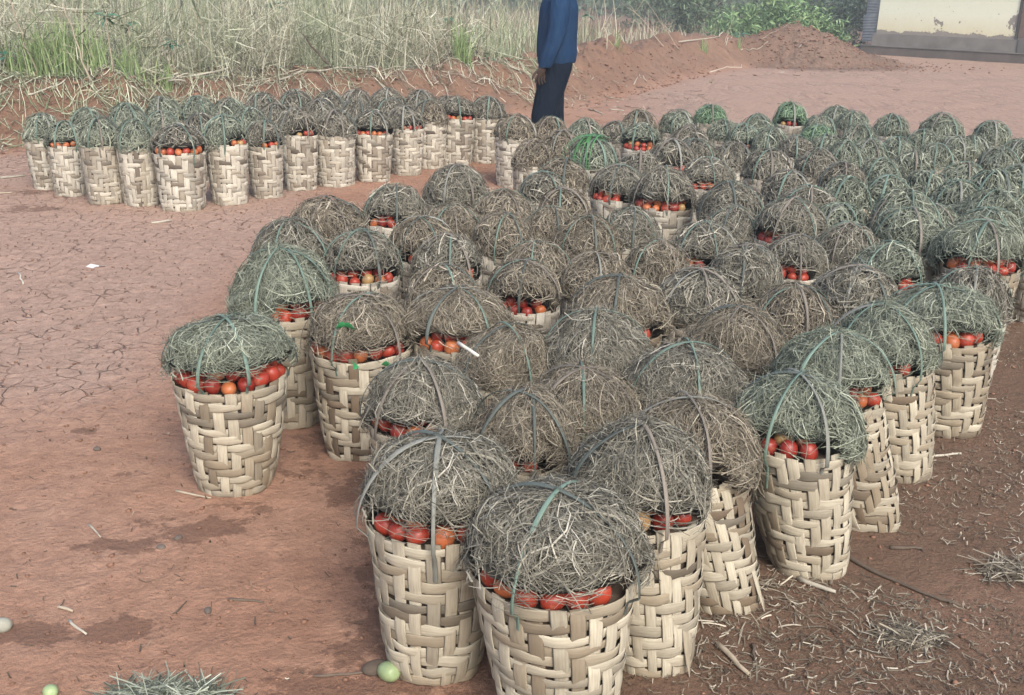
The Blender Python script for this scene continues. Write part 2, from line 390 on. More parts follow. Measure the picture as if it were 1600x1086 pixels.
    lo = len(V); V = np.vstack([V, [[0, 0, .004]], [[lean[0] * RIM_Z, lean[1] * RIM_Z, RIM_Z - .02]]])
    for q in range(0, 24, 2):
        F = np.vstack([F, [[lo, (q + 2) % 24, q + 1, q]], [[lo + 1, 120 + q, 120 + q + 1, 120 + (q + 2) % 24]]])
    return bands, stakes, (V, F)

# hay dome ---------------------------------------------------------------
HR, HH = .179, .188
def dome(phi, th, off=0., lump=None, a=.96):
    s, c = np.sin(np.clip(phi, 0, np.pi / 2)), np.cos(np.clip(phi, 0, np.pi / 2))
    ext = np.clip(phi - np.pi / 2, 0, 2)
    r = (HR + off) * np.abs(s) ** a - ext * .03; z = (HH + off) * np.abs(c) ** a - ext * .13
    if lump is not None:
        f = 1 + lump; r = r * f; z = np.where(z > 0, z * (1 + lump * .7), z)
    return np.stack([r * np.cos(th), r * np.sin(th), z], -1)
def hay_mesh(seed, n, wid, kpt, openhalf=0, radial=.3, fuzz=.2):
    """strands lie tangled on a dome; the hem is lifted within +-openhalf of local -Y"""
    g = np.random.default_rng(seed)
    sx, sy, sz = g.uniform(0, 40, 3)
    def lumpf(ph, th): 
        x, y, z = np.sin(ph) * np.cos(th), np.sin(ph) * np.sin(th), np.cos(ph)
        return .115 * fbm(x * 1.7 + sx, y * 1.7 + sy, z * 1.7 + sz, 3)
    phi0 = np.arccos(1 - g.random(n) * 1.12); th0 = g.random(n) * 2 * np.pi
    L = g.gamma(3.2, .026, n).clip(.025, .2); lng = g.random(n) < .012; L[lng] = g.uniform(.14, .26, lng.sum())
    psi = np.where(g.random(n) < radial, g.normal(0, .45, n), g.uniform(-np.pi, np.pi, n))
    psi = np.where((phi0 > 1.3) & (g.random(n) < .75), g.normal(np.pi / 2, .55, n) * g.choice([-1, 1], n), psi)
    kap = g.normal(0, 7, n); off = g.random(n) ** 1.6 * .017 - .004; off[g.random(n) < .06] += .008
    lift = (g.random(n) < fuzz) | lng
    tt = np.linspace(0, 1, kpt)
    ph, th, pts = phi0.copy(), th0.copy(), []
    for q in range(kpt):
        o = off + np.where(lift, (tt[q] ** 2) * np.abs(g.normal(0, .5, n)).clip(0, 1) * .036, 0) + g.normal(0, .0015, n) - .006 * (2 * tt[q] - 1) ** 2 * (~lift)
        pts.append(dome(ph, th, 0, lumpf(ph, th)) + nrm(dome(ph.clip(.05, 1.5), th)) * o[:, None])
        st = L / (kpt - 1); ps = psi + kap * L * (tt[q] - .5)
        ph = ph + np.cos(ps) * st / HH; th = th + np.sin(ps) * st / (HR * np.abs(np.sin(ph)) + .03)
    P = np.stack(pts, 1)
    zcut = np.full(n, -.035); thl = P[:, :, 0], P[:, :, 1]
    az = np.abs((np.arctan2(P[..., 1].mean(1), P[..., 0].mean(1)) + np.pi / 2 + np.pi) % (2 * np.pi) - np.pi)
    cut = np.where(az < openhalf, .063 + .014 * np.sin(az * 9 + seed), -.035 + .012 * np.sin(az * 7))
    cut = np.where((az >= openhalf) & (az < openhalf + .35) & (openhalf > 0), cut * (az - openhalf) / .35 + .045 * (1 - (az - openhalf) / .35), cut)
    keep = P[..., 2].min(1) > cut - (g.random(n) < .2) * g.random(n) ** 1.5 * .065
    P = P[keep]; n = len(P)
    T = nrm(np.gradient(P, axis=1)); Nm = nrm(P + [0, 0, .02]); S = nrm(np.cross(T, Nm))
    tw = g.uniform(-1.1, 1.1, n)[:, None, None]; S = nrm(S * np.cos(tw) + np.cross(T, S) * np.sin(tw))
    W = (g.gamma(5, wid / 5, n).clip(wid * .4, wid * 2.2) * np.where(lng[keep], .6, 1))[:, None] * np.linspace(1, .45, kpt)[None]
    rn = .22 + .78 * g.beta(2.1, 1.9, n)
    V1, F1, r1 = ribbons(P, S, W * .5, rn)
    # inner core, coloured dark as the shaded gaps between strands
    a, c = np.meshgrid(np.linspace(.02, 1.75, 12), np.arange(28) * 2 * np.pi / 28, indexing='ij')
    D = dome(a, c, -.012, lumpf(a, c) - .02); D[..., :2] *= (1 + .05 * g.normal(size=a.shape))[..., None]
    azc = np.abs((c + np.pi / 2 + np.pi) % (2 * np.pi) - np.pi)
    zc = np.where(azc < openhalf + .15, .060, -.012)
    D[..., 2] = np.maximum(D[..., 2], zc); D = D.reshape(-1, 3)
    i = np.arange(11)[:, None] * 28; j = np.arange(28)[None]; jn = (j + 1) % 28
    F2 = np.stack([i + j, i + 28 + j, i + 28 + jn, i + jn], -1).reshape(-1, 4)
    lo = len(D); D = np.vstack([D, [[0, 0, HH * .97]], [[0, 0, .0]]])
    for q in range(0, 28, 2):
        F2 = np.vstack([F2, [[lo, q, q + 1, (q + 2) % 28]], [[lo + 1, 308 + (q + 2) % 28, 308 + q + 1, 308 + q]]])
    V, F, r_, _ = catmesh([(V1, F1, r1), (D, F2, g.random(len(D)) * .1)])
    return mesh_np('hay', V, F, HAY['grey'], rnd=r_)
def tie_mesh(seed, matl, lod=0):
    """bark strip lying over the dome and down past the rim"""
    g = np.random.default_rng(seed); k = 34 if lod == 0 else 18
    cx = g.normal(0, .012); side = g.normal(0, .02, 2)
    s = np.linspace(-1, 1, k); P = []
    down0, down1 = g.uniform(.02, .09, 2)
    for v in s:
        u = abs(v); dn = down0 if v < 0 else down1
        if u < .82:
            ph = u / .82 * np.pi / 2; q = dome(np.array(ph), np.array(0.), .016)
            x, z = q[0] * np.sign(v), q[2]
        else:
            f = (u - .82) / .18; z = -f * (dn + .015); gg = min(1, f * 2.6); gg = gg * gg * (3 - 2 * gg); x = np.sign(v) * ((HR + .016) * (1 - gg) + .173 * gg - f * dn * .17)
        P.append((x, cx + side[0] * np.sin(v * 2.2) * .5 + side[1] * v * .4, z))
    P = np.array(P); P[:, 2] += .003 * np.sin(s * 9 + seed)
    T = nrm(np.gradient(P, axis=0)); Nn = nrm(np.cross(np.tile([0, 1., 0], (k, 1)), T)); Nn *= np.sign(Nn[k // 2][2])
    L = nrm(np.cross(T, Nn)); tw = (.35 * np.sin(s * 4 + seed))[:, None]
    L2 = L * np.cos(tw) + Nn * np.sin(tw); N2 = np.cross(L2, T); N2 *= np.sign((N2 * Nn).sum(1, keepdims=True))
    V, F, uv = strip_box(P, N2, L2, g.uniform(.0034, .0058) * (1 + .2 * np.sin(s * 7)), .0016)
    return mesh_np('binding_strip', V, F, matl, smooth=False)

HAYM = {}
for key, half in (('shut', 0), ('narrow', R(42)), ('wide', R(78))):
    HAYM['near', key] = [hay_mesh(100 + i + int(half * 10), 8200, .0021, 5, half, [.25, .5, .15, .35][i % 4], .2) for i in range(4)]
    HAYM['mid', key] = [hay_mesh(200 + i + int(half * 10), 3000, .0034, 4, half, [.25, .5, .15, .35][i % 4], .2) for i in range(4 if half == 0 else 3)]
    HAYM['far', key] = [hay_mesh(300 + i + int(half * 10), 1300, .0058, 4, half, [.3, .5, .2, .35][i % 4], .2) for i in range(4 if half == 0 else 2)]
TIES = {0: [tie_mesh(i, TIE[i % 4], 0) for i in range(8)], 1: [tie_mesh(20 + i, TIE[(i + 1) % 4], 1) for i in range(6)]}

def tomato_mesh(seed):
    g = np.random.default_rng(seed); nu, nv = 9, 14
    ph = np.linspace(0, np.pi, nu + 1)[1:-1]; th = np.arange(nv) * 2 * np.pi / nv
    P, T = np.meshgrid(ph, th, indexing='ij')
    lob = 1 + .02 * np.cos(T * 3 + g.uniform(0, 6)) + .015 * g.normal()
    rad = .0265; r = rad * np.sin(P) ** .92 * lob; z = rad * 1.16 * np.cos(P) - .004 * np.exp(-(P / .35) ** 2)
    V = np.stack([r * np.cos(T), r * np.sin(T) * g.uniform(.93, 1.03), z], -1).reshape(-1, 3)
    n = nu - 1; i = np.arange(n - 1)[:, None] * nv; j = np.arange(nv)[None]; jn = (j + 1) % nv
    F = np.stack([i + j, i + nv + j, i + nv + jn, i + jn], -1).reshape(-1, 4)
    lo = len(V); V = np.vstack([V, [[0, 0, rad * 1.16 - .0045]], [[0, 0, -rad * 1.16]]])
    for q in range(0, nv, 2):
        F = np.vstack([F, [[lo, q, q + 1, (q + 2) % nv]], [[lo + 1, (n - 1) * nv + (q + 2) % nv, (n - 1) * nv + q + 1, (n - 1) * nv + q]]])
    return mesh_np('tomato', V, F, TOM[0], smooth=True)
TOMM = [tomato_mesh(i) for i in range(5)]

# ------------------------------------------------------------ baskets: places (photo apex x, y, width, tomatoes (azimuth, half angle, rows), hay, lean)
MAIN = [
 (878,765,275,(-3,58,1),'grey',0,'N'), (690,692,245,(-8,55,1),'grey',0,'N'), (995,675,222,(38,34,1),'grey',-.08,'N'), (1085,628,190,(-5,32,1),'brown',-.16,'N'),
 (1252,590,192,(5,34,1),'green',-.12,'N'), (1310,522,170,(48,28,2),'green',-.22,'N'), (1388,478,165,(10,25,1),'green',-.14,'N'), (1475,450,170,(24,44,1),'green',-.17,'N'),
 (820,615,180,(-10,30,1),'brown',0,'N'), (660,562,185,(-28,50,1),'grey',0,'N'), (915,565,175,None,'brown',0,'N'), (355,505,188,(0,84,2),'green',.02,'N'),
 (560,465,165,(-5,78,1),'brown',.03,'N'), (1075,528,175,None,'grey',0,'N'), (715,450,155,(-8,45,2),'brown',0,'N'), (805,512,145,None,'brown',0,'N'),
 (925,490,165,None,'grey',0,'N'), (968,437,150,(30,28,1),'brown',0,'N'), (1158,488,150,None,'brown',0,'N'), (1095,418,135,None,'grey',0,'M'),
 (1244,454,130,None,'brown',0,'M'), (1356,410,140,None,'grey',0,'M'), (1395,382,120,(50,20,1),'green',0,'M'), (1244,371,105,(-10,38,1),'grey',0,'M'),
 (1170,390,120,None,'grey',0,'M'), (1541,348,125,(16,62,1),'green',-.05,'N'), (1552,321,112,None,'green',0,'M'), (1569,301,110,None,'green',0,'M'), (1512,424,125,None,'grey',-.08,'M'),
 (1404,320,118,None,'green',0,'M'), (1417,300,110,None,'green',0,'M'), (1238,315,112,(-35,30,1),'grey',0,'M'), (1276,295,100,(55,25,1),'grey',0,'M'),
 (1148,288,105,(15,32,1),'grey',0,'M'), (440,400,155,(30,50,1),'green',0,'N'), (455,347,130,None,'grey',0,'M'), (512,313,118,None,'brown',0,'M'),
 (562,368,125,(0,62,1),'grey',0,'M'), (616,294,100,(-20,34,1),'grey',0,'M'), (660,346,110,(0,20,1),'brown',0,'M'), (713,260,100,None,'grey',0,'M'),
 (700,372,115,(42,24,1),'grey',0,'M'), (707,316,100,None,'brown',0,'M'), (788,294,100,None,'brown',0,'M'), (788,343,100,None,'brown',0,'M'),
 (690,413,125,(20,46,1),'brown',0,'M'), (841,374,100,None,'brown',0,'M'), (819,416,120,(0,44,2),'brown',0,'M'), (922,338,95,None,'brown',0,'M'),
 (862,323,90,None,'brown',0,'M'), (934,397,108,None,'brown',0,'M'), (1031,381,100,None,'brown',0,'M'), (1103,350,115,(-8,22,1),'grey',0,'M'),
 (984,330,92,None,'grey',0,'M'), (1040,270,98,(-8,76,1),'grey',0,'M'), (969,261,92,(-30,46,1),'grey',0,'M'), (1108,245,85,(0,34,1),'grey',0,'M'),
 (1050,222,76,(20,24,1),'grey',0,'F'), (1078,194,65,None,'grey',0,'F'), (1060,174,60,None,'green',0,'F'), (1112,161,56,None,'fresh',0,'F'),
 (881,245,84,None,'brown',0,'F'), (850,270,82,None,'grey',0,'F'), (882,294,92,None,'brown',0,'F'), (927,216,78,None,'green',0,'F'), (911,186,62,None,'green',0,'F'),
 (880,204,66,None,'brown',0,'F'), (835,220,72,None,'brown',0,'F'), (863,184,62,None,'brown',0,'F'), (805,178,70,None,'brown',0,'F'), (963,190,60,None,'grey',0,'F'),
 (1003,196,66,(0,60,2),'green',0,'F'), (1000,176,60,None,'brown',0,'F'), (1000,240,78,None,'grey',0,'F'), (1163,197,54,(0,28,1),'green',0,'F'), (1185,181,54,None,'green',0,'F'),
 (1132,187,54,None,'green',0,'F'), (1202,237,78,None,'grey',0,'F'), (1088,216,70,None,'grey',0,'F'), (1206,203,60,None,'green',0,'F'), (1238,164,55,(0,30,1),'fresh',0,'F'),
 (1308,165,52,None,'green',0,'F'), (1334,173,52,None,'green',0,'F'), (1284,179,54,None,'green',0,'F'), (1278,195,56,None,'fresh',0,'F'), (1246,211,62,None,'grey',0,'F'),
 (1292,207,62,None,'green',0,'F'), (1346,194,58,None,'green',0,'F'), (1395,180,58,None,'green',0,'F'), (1475,181,64,None,'green',0,'F'), (1553,189,60,None,'green',0,'F'),
 (1444,208,62,None,'green',0,'F'), (1359,222,66,None,'green',0,'F'), (1400,221,60,None,'green',0,'F'), (1460,226,66,None,'green',0,'F'), (1495,217,58,None,'green',0,'F'),
 (1522,212,58,None,'green',0,'F'), (1564,229,66,None,'green',0,'F'), (1594,218,62,None,'green',0,'F'), (1428,240,66,None,'green',0,'F'), (1380,246,74,None,'green',0,'F'),
 (1280,235,72,None,'grey',0,'F'), (1319,254,78,None,'grey',0,'F'), (1233,270,84,None,'grey',0,'F'), (1325,277,86,None,'green',0,'F'), (1511,256,80,None,'green',0,'F'),
 (1452,266,84,None,'green',0,'F'), (1390,275,84,None,'green',0,'F'), (1555,274,90,None,'green',0,'F'), (1596,256,80,None,'green',0,'F'), (1500,290,90,None,'green',0,'F'), (1336,318,100,None,'green',0,'F'), (1598,330,100,None,'green',0,'M'), (1150,222,66,None,'grey',0,'F'),
 (1330,225,66,None,'green',0,'F'), (1470,320,100,None,'green',0,'M'), (1185,330,100,None,'grey',0,'M'), (1310,348,105,None,'grey',0,'M')]
LEFT = [
 (62,178,60,None,'green'), (105,190,60,(-15,40,1),'green'), (170,185,68,None,'green'), (231,189,66,None,'green'), (287,195,84,(0,66,1),'grey'), (357,181,70,(50,24,1),'green'),
 (418,188,60,(35,34,1),'grey'), (472,169,64,(30,26,1),'grey'), (527,173,68,None,'grey'), (585,175,66,(0,62,1),'grey'), (633,167,60,(30,36,1),'grey'), (670,158,58,None,'brown'),
 (716,153,64,(0,70,1),'grey'), (762,152,60,None,'grey'),
 (135,170,60,None,'green'), (196,164,62,None,'green'), (253,155,62,None,'green'), (306,155,60,None,'green'), (314,174,64,None,'grey'), (252,174,60,None,'green'), (362,156,62,None,'green'),
 (384,171,58,None,'green'), (415,147,60,None,'grey'), (430,163,58,None,'grey'), (462,144,60,None,'grey'), (505,147,58,None,'grey'), (497,160,58,None,'grey'), (556,141,56,None,'grey'), (557,157,60,None,'grey'),
 (606,140,58,None,'grey'), (610,153,56,None,'grey'), (656,143,56,None,'grey'), (700,148,52,None,'grey')]
ZT = RIM_Z + HH
FOOT = {(878,765): (878, 1150), (355,505): (372,775), (690,692): (685,1068), (1252,590): (1257,903), (1310,522): (1348,826), (1388,478): (1398,750), (1475,450): (1470,680), (1085,628): (1126,960), (995,675): (1003,1062), (560,465): (565,719),
 (62,178): (78,296), (105,190): (114,306), (170,185): (167,319), (231,189): (223,322), (287,195): (288,329), (357,181): (360,319), (418,188): (418,309), (472,169): (470,297), (527,173): (526,292), (585,175): (585,285), (633,167): (635,274), (670,158): (672,264), (716,153): (712,259), (762,152): (760,255), (805,178): (804,292)}
def place(lst, grp):
    out = []
    for i, e in enumerate(lst):
        x, y, wpx = e[:3]; p, t = gp(x, y, ZT)
        pred = FPX * .352 / t; s = min(1.14, max(.88, wpx / pred)) ** .8
        p, t = gp(x, y, ZT * s)
        lean = e[5] if len(e) > 5 else 0
        hz = 1.0; fixed = False
        if (x, y) in FOOT:
            fx, fy = FOOT[x, y]; fixed = True; s = 1.0
            for _ in range(3):
                p0, t0 = gp(fx, fy); cy_ = p0.y + BASE_R * s * .92; cx_ = p0.x * (cy_ / p0.y) ; v = ray(x, y); ta = cy_ / v.y
                s = min(1.2, max(.88, wpx * ta / (FPX * .350)))
            hz = (CAM_H + v.z * ta) / (ZT * s); hz = min(1.22, max(.8, hz)); lean = (v.x * ta - cx_) / (RIM_Z * s)
            if len(e) < 7: lean = 0
            p = Vector((cx_ + lean * RIM_Z * s, cy_, 0))
        out.append(dict(hzs=hz, fixed=fixed, x=x, y=y, w=wpx, tom=e[3], hay=e[4], lean=lean, lod=(e[6] if len(e) > 6 else 'F'), s=s, P=np.array([p.x, p.y]), B=np.array([p.x - lean * ZT, p.y]), grp=grp, D=p.y))
    return out
BK = place(MAIN, 'main') + place(LEFT, 'left')
for it in range(60):                     # baskets stand side by side, they never share ground
    mv = 0
    for i in range(len(BK)):
        for j in range(i):
            a, c = BK[i], BK[j]; d_ = a['P'] - c['P']; l = np.hypot(*d_); need = .312 * (a['s'] + c['s']) / 2
            if l < need:
                u = d_ / max(l, 1e-3); k = (need - l) * .5; wa = .02 if a['fixed'] else 1 if a['lod'] != 'N' else .3; wc = .02 if c['fixed'] else 1 if c['lod'] != 'N' else .3
                a['P'] = a['P'] + u * k * 2 * wa / (wa + wc); c['P'] = c['P'] - u * k * 2 * wc / (wa + wc); mv += 1
    if not mv: break
for a in BK: a['B'] = a['P'] - np.array([a['lean'] * RIM_Z * a['s'], 0])

# ---- names that single each basket out
LM = {(878,765):('the nearest basket','woven basket nearest the camera, tomatoes showing along its whole front rim'),
 (690,692):('the basket beside the green fruit','woven basket standing beside the pale green fruit at the lower middle'),
 (995,675):('the basket behind the nearest','hay domed basket touching the nearest basket from behind, big tomatoes at its right rim'),
 (1085,628):('the basket with the spiked foot','basket with a pointed loose stake at its foot on the right flank'),
 (1252,590):('the basket with the dark collar','pale basket with a dark band under its rim on the right flank'),
 (1310,522):('the basket leaning over the dark collar','basket with red tomatoes at its right rim just beyond the dark collared one'),
 (1388,478):('the second last flank basket','basket with green strips over its hay, second last along the right flank'),
 (1475,450):('the end flank basket','basket with blue green strips over its hay at the far end of right flank'),
 (355,505):('the lone basket','lone basket standing apart at left with two rows of tomatoes above its rim'),
 (560,465):('the basket with green leaves','basket with a few bright green leaves lying on its hay'),
 (440,400):('the basket behind the lone one','wide hay domed basket with tomatoes at its right rim behind the lone basket'),
 (715,450):('the basket left of the white stick','brown hay basket with dark tomatoes beside the short white stick'),
 (1103,350):('the basket showing two tomatoes','hay domed basket showing just two bright tomatoes below its hem in mid crowd'),
 (1040,270):('the basket with the tomato crescent','basket with a crescent of tomatoes around its open front rim in mid crowd'),
 (927,216):('the basket with long green blades','basket with long fresh green grass blades trailing down its dome'),
 (1003,196):('the basket with orange tomatoes','basket with two rows of orange tomatoes near the back of the crowd'),
 (1238,164):('the bright green dome','bright green grass dome at the back edge of the crowd'),
 (1112,161):('the tall green dome','tall fresh green dome at the back edge near the middle'),
 (1541,348):('the pale green basket at the right edge','pale basket with green hay and tomatoes at the right edge of the photo'),
 (819,416):('the basket with the dark tomatoes','brown hay basket over dark red tomatoes in the middle of the crowd'),
 (713,260):('the squat dome at the gap','squat hay dome at the back left corner facing the open red gap'),
 (805,178):('the basket left of the person','basket with its whole pale wall showing left of the standing person'),
 (1475,181):('the wide dome at the back','wide green grey dome on the back edge towards the right'),
 (1244,371):('the basket with two green bows','basket with two thick green strips arched over its hay right of the middle'),
 (616,294):('the round dome by the gap','round hay dome with dark tomatoes beside the open red gap'),
 (1404,320):('the basket with dark green strips','basket with dark green strips fanning down its hay at right')}
used = set()
def words(s): return len(s.split())
for bkt in BK:
    k = (bkt['x'], bkt['y'])
    if k in LM and bkt['grp'] == 'main': bkt['short'], bkt['label'] = LM[k]
rest = [q for q in BK if q['grp'] == 'main' and 'short' not in q]
DIRS = ['right of', 'behind and right of', 'behind', 'behind and left of', 'left of', 'in front and left of', 'in front of', 'in front and right of']
cand = []
for q in rest:
    for L_ in BK:
        if L_['grp'] == 'main' and (L_['x'], L_['y']) in LM:
            dx, dy = q['x'] - L_['x'], (L_['y'] - q['y']) * 1.9; dd = math.hypot(dx, dy) / (q['w'] + L_['w']) * 2
            a = (math.degrees(math.atan2(dy, dx)) + 360) % 360; k = int(((a + 22.5) % 360) // 45)
            cand.append((dd, id(q), q, L_, k))
cand.sort(key=lambda c: c[:2])
for dd, _, q, L_, k in cand:
    if 'short' in q: continue
    for word, lim in (('just', 1.75), ('second', 3.4), ('third', 5.2), ('fourth', 9)):
        key = (L_['short'], k, word)
        if dd < lim and key not in used:
            used.add(key)
            q['short'] = ('the basket just %s %s' if word == 'just' else 'the ' + word + ' basket %s %s') % (DIRS[k], L_['short'])
            q['label'] = 'hay covered ' + q['short'][4:] if words(q['short']) < 15 else q['short'][4:]
            break
ORD = ['first', 'second', 'third', 'fourth', 'fifth', 'sixth', 'seventh', 'eighth', 'ninth', 'tenth', 'eleventh', 'twelfth', 'thirteenth', 'fourteenth', 'fifteenth']
lf = [q for q in BK if q['grp'] == 'left']
front = sorted(lf[:14], key=lambda q: q['x']); behind = sorted(lf[14:], key=lambda q: q['x'])
back = [q for q in behind if q['y'] < 158 or q['x'] < 200 and q['y'] < 172]; midr = [q for q in behind if q not in back]
for nm, row in (('front', front), ('middle', midr), ('back', back)):
    for i, q in enumerate(row):
        q['short'] = 'the %s far group basket from left, %s row' % (ORD[i], nm)
        q['label'] = '%s basket from the left in the %s row of the far left group' % (ORD[i], nm)

# ------------------------------------------------------------ build the baskets
NEAR_BASE = BASE_R
def strips_to_mesh(name, items, matl):
    Vs, Fs, Us, Rn, Dk, n = [], [], [], [], [], 0
    for V, F, uv, r_, dk in items:
        Vs.append(V); Fs.append(F + n); Us.append(uv + [r_ * 3, r_]); Rn.append(np.full(len(V), r_)); Dk.append(np.full(len(V), dk)); n += len(V)
    return mesh_np(name, np.concatenate(Vs), np.concatenate(Fs), matl, rnd=np.concatenate(Rn), uv=np.concatenate(Us), extra={'dark': np.concatenate(Dk)})
JOIN = []
BASE_R = .124                            # the far baskets stand on a wider foot
for i in range(5):
    bd, stk, inn = basket_strips(50 + i, 1)
    JOIN.append((strips_to_mesh('woven_bands', bd, WOOD2), strips_to_mesh('woven_stakes', stk, WOOD2), mesh_np('inner_shade_skin', inn[0], inn[1], INNER_SHADE)))
def tomatoes_for(q, root):
    caz, half, rows = q['tom']; s = q['s']; k = 0; items = []; rows = max(rows, 2 if q['lod'] != 'F' else 1)
    P = q['P']; cd = math.atan2(-P[1], -P[0])           # direction towards the camera
    for row in range(rows):
        rad = (RIM_R - .030 - row * .026) * s; step = math.degrees(.051 / rad); a = caz - half + (step * .5 if row else 0)
        while a <= caz + half:
            items.append((a, rad, (RIM_Z * q['hzs'] + .012 + row * .032) * s, row)); a += step * random.uniform(.96, 1.18)
    items.sort(key=lambda t_: math.sin(R(t_[0])))
    rowsn = {0: 'lower', 1: 'upper'}; cnt = {0: 0, 1: 0}
    for a, rad, z, row in items:
        an = cd + R(a)                                   # + turns to the right as seen by the camera
        x = P[0] + rad * math.cos(an) ; y = P[1] + rad * math.sin(an)
        o = link('tomato', random.choice(TOMM)); o.location = (x, y, z + random.uniform(-.007, .008))
        o.rotation_euler = (random.uniform(-.5, .5) + (1.3 if random.random() < .35 else 0), random.uniform(-.5, .5), random.uniform(0, 6.28))
        f = random.uniform(.84, 1.04) * s; o.scale = (f, f, f)
        o.material_slots[0].link = 'OBJECT'
        o.material_slots[0].material = random.choices(TOM, [5, 3, .5, 1.5] if q['x'] > 500 or q['grp'] == 'main' else [3, 4, 1, 1])[0]
        n_ = ORD[min(cnt[row], 14)]; cnt[row] += 1
        sh = q['short']
        lab = ('%s tomato from left %s%s' % (n_, 'in upper row ' if row else '', 'in ' + sh))
        if words(lab) > 16: lab = '%s tomato %sin %s' % (n_, 'above ' if row else '', ' '.join(sh.replace('the basket ', '', 1).replace('behind the ', 'behind ').replace('of the ', 'of ').split()[:12]))
        tag(o, lab, 'tomato', 'tomatoes showing under the hay')
BASE_R = NEAR_BASE
for bi, q in enumerate(BK):
    s = q['s']; g = np.random.default_rng(900 + bi)
    root = bpy.data.objects.new('tomato_basket', None); col.objects.link(root)
    root.location = (q['B'][0], q['B'][1], zat(*q['B']) - .002); root.empty_display_size = .1
    root.scale = (s, s, s * q['hzs'])
    tag(root, q['label'], 'basket', 'woven baskets of tomatoes under hay in the big crowd' if q['grp'] == 'main' else 'woven baskets of the far left group')
    if q['lod'] == 'N':
        bd, stk, inn = basket_strips(400 + bi, 0, (q['lean'], 0))
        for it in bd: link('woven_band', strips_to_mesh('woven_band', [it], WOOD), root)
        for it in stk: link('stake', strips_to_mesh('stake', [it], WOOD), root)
        link('inner_shade_skin', mesh_np('inner_shade_skin', inn[0], inn[1], INNER_SHADE), root)
        if bi in (2, 3):                    # a split stake end that sticks out at the foot
            an = R(-38 if bi == 3 else -50); c_, s_n = math.cos(an), math.sin(an); zz_ = np.array([.15, .10, .05, .006]); rr0 = np.array([.135, .137, .139, .140])
            C_ = np.stack([rr0 * c_ + q['lean'] * zz_, rr0 * s_n, zz_], -1)
            V_, F_, uv_ = strip_box(C_, np.tile([c_, s_n, 0], (4, 1)), np.tile([-s_n, c_, 0], (4, 1)), np.array([.011, .012, .009, .001]), .002)
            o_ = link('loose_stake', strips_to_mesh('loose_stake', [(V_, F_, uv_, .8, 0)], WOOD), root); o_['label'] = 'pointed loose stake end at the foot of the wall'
        top = Vector((q['lean'] * RIM_Z, 0, RIM_Z))
    else:
        a_, b_, c_ = JOIN[bi % 5]; rz = g.uniform(0, 6.28)
        for nm, me in (('woven_bands', a_), ('woven_stakes', b_)):
            tag(link(nm, me, root, rotz=rz), kind='stuff')
        link('inner_shade_skin', c_, root, rotz=rz); top = Vector((0, 0, RIM_Z))
    lodk = {'N': 'near', 'M': 'mid', 'F': 'far'}[q['lod']]
    P = q['P']; cd = math.atan2(-P[1], -P[0])
    kind = 'shut' if not q['tom'] else ('wide' if q['tom'][1] > 52 else 'narrow')
    me = HAYM[lodk, kind][int(g.integers(len(HAYM[lodk, kind])))]
    if q['tom'] and q['tom'][2] == 2: top = top + Vector((0, 0, .036))
    h = link('hay_cover', me, root, top)
    az = cd + R(q['tom'][0]) + R(90) if q['tom'] else g.uniform(0, 6.28)
    hz = g.uniform(.88, 1.1)
    if q['fixed']: hz = .98
    if q['tom'] and q['tom'][2] == 2: hz *= .84
    h.rotation_euler = (g.normal(0, .05), g.normal(0, .05), az); ks = 1 if q['lod'] == 'N' else .94; h.scale = (ks * g.uniform(.95, 1.06), ks * g.uniform(.95, 1.06), hz)
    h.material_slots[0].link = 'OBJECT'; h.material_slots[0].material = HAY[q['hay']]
    tag(h, kind='stuff')
    nt_ = int(g.choice([2, 3, 3, 3])); a0 = g.uniform(0, 3.14)
    for k in range(nt_):
        tm = TIES[0 if q['lod'] == 'N' else 1]; o = link('binding_strip', tm[int(g.integers(len(tm)))], root, top)
        o.rotation_euler = (0, 0, a0 + k * math.pi / nt_ + g.normal(0, .12)); ks = 1 if q['lod'] == 'N' else .96; o.scale = (ks, ks if q['lod'] != 'F' else 1.4, hz)
        if q['hay'] in ('green', 'fresh') and g.random() < .6:
            o.material_slots[0].link = 'OBJECT'; o.material_slots[0].material = TIE[1]
    if q['tom']: tomatoes_for(q, root)

# ------------------------------------------------------------ sight line meets the terrain
def hit(x, y, t0=4.0, t1=60.0):
    v = ray(x, y); ts = np.linspace(t0, t1, 4000)
    zz = CAM_H + v.z * ts; hh_ = height(v.x * ts, v.y * ts); k = np.argmax(zz < hh_)
    if not (zz < hh_).any(): k = len(ts) - 1
    tt = ts[k]; return Vector((v.x * tt, v.y * tt, float(hh_[k])))
def bent(a, b, k=7, wob=.03, sag=0.):
    a, b = np.array(a), np.array(b); s = np.linspace(0, 1, k)[:, None]
    P = a + (b - a) * s; n = rng.normal(0, wob * np.linalg.norm(b - a) / 3, (k, 3)) * np.sin(s * np.pi) ** .5
    P = P + n; P[:, 2] -= sag * np.sin(s[:, 0] * np.pi); return P
def stick_obj(name, pts, r0, r1, matl, label, cat, group, twigs=0, on_ground=False):
    P = np.array(pts, float)
    if on_ground: P[:, 2] = np.maximum(height(P[:, 0], P[:, 1]) + r0 * .8, P[:, 2])
    o0 = P[0].copy(); P = P - o0
    r = np.linspace(r0, r1, len(P)) * (1 + .12 * rng.normal(size=len(P)))
    V, F = tube(P, r, 6); o = link(name, mesh_np(name, V, F, matl, smooth=True)); o.location = o0
    tag(o, label, cat, group)
    for i in range(twigs):
        k = rng.integers(1, len(P) - 1); L = rng.uniform(.12, .35) * np.linalg.norm(P[-1]); d_ = nrm(P[k + 1] - P[k]) * .8 + rng.normal(0, .45, 3)
        Q = bent(P[k], P[k] + nrm(d_) * L, 5, .06); V, F = tube(Q, np.linspace(r1 * .9, r1 * .4, 5), 5)
        link('twig', mesh_np('twig', V, F, matl, smooth=True), o)
    return o

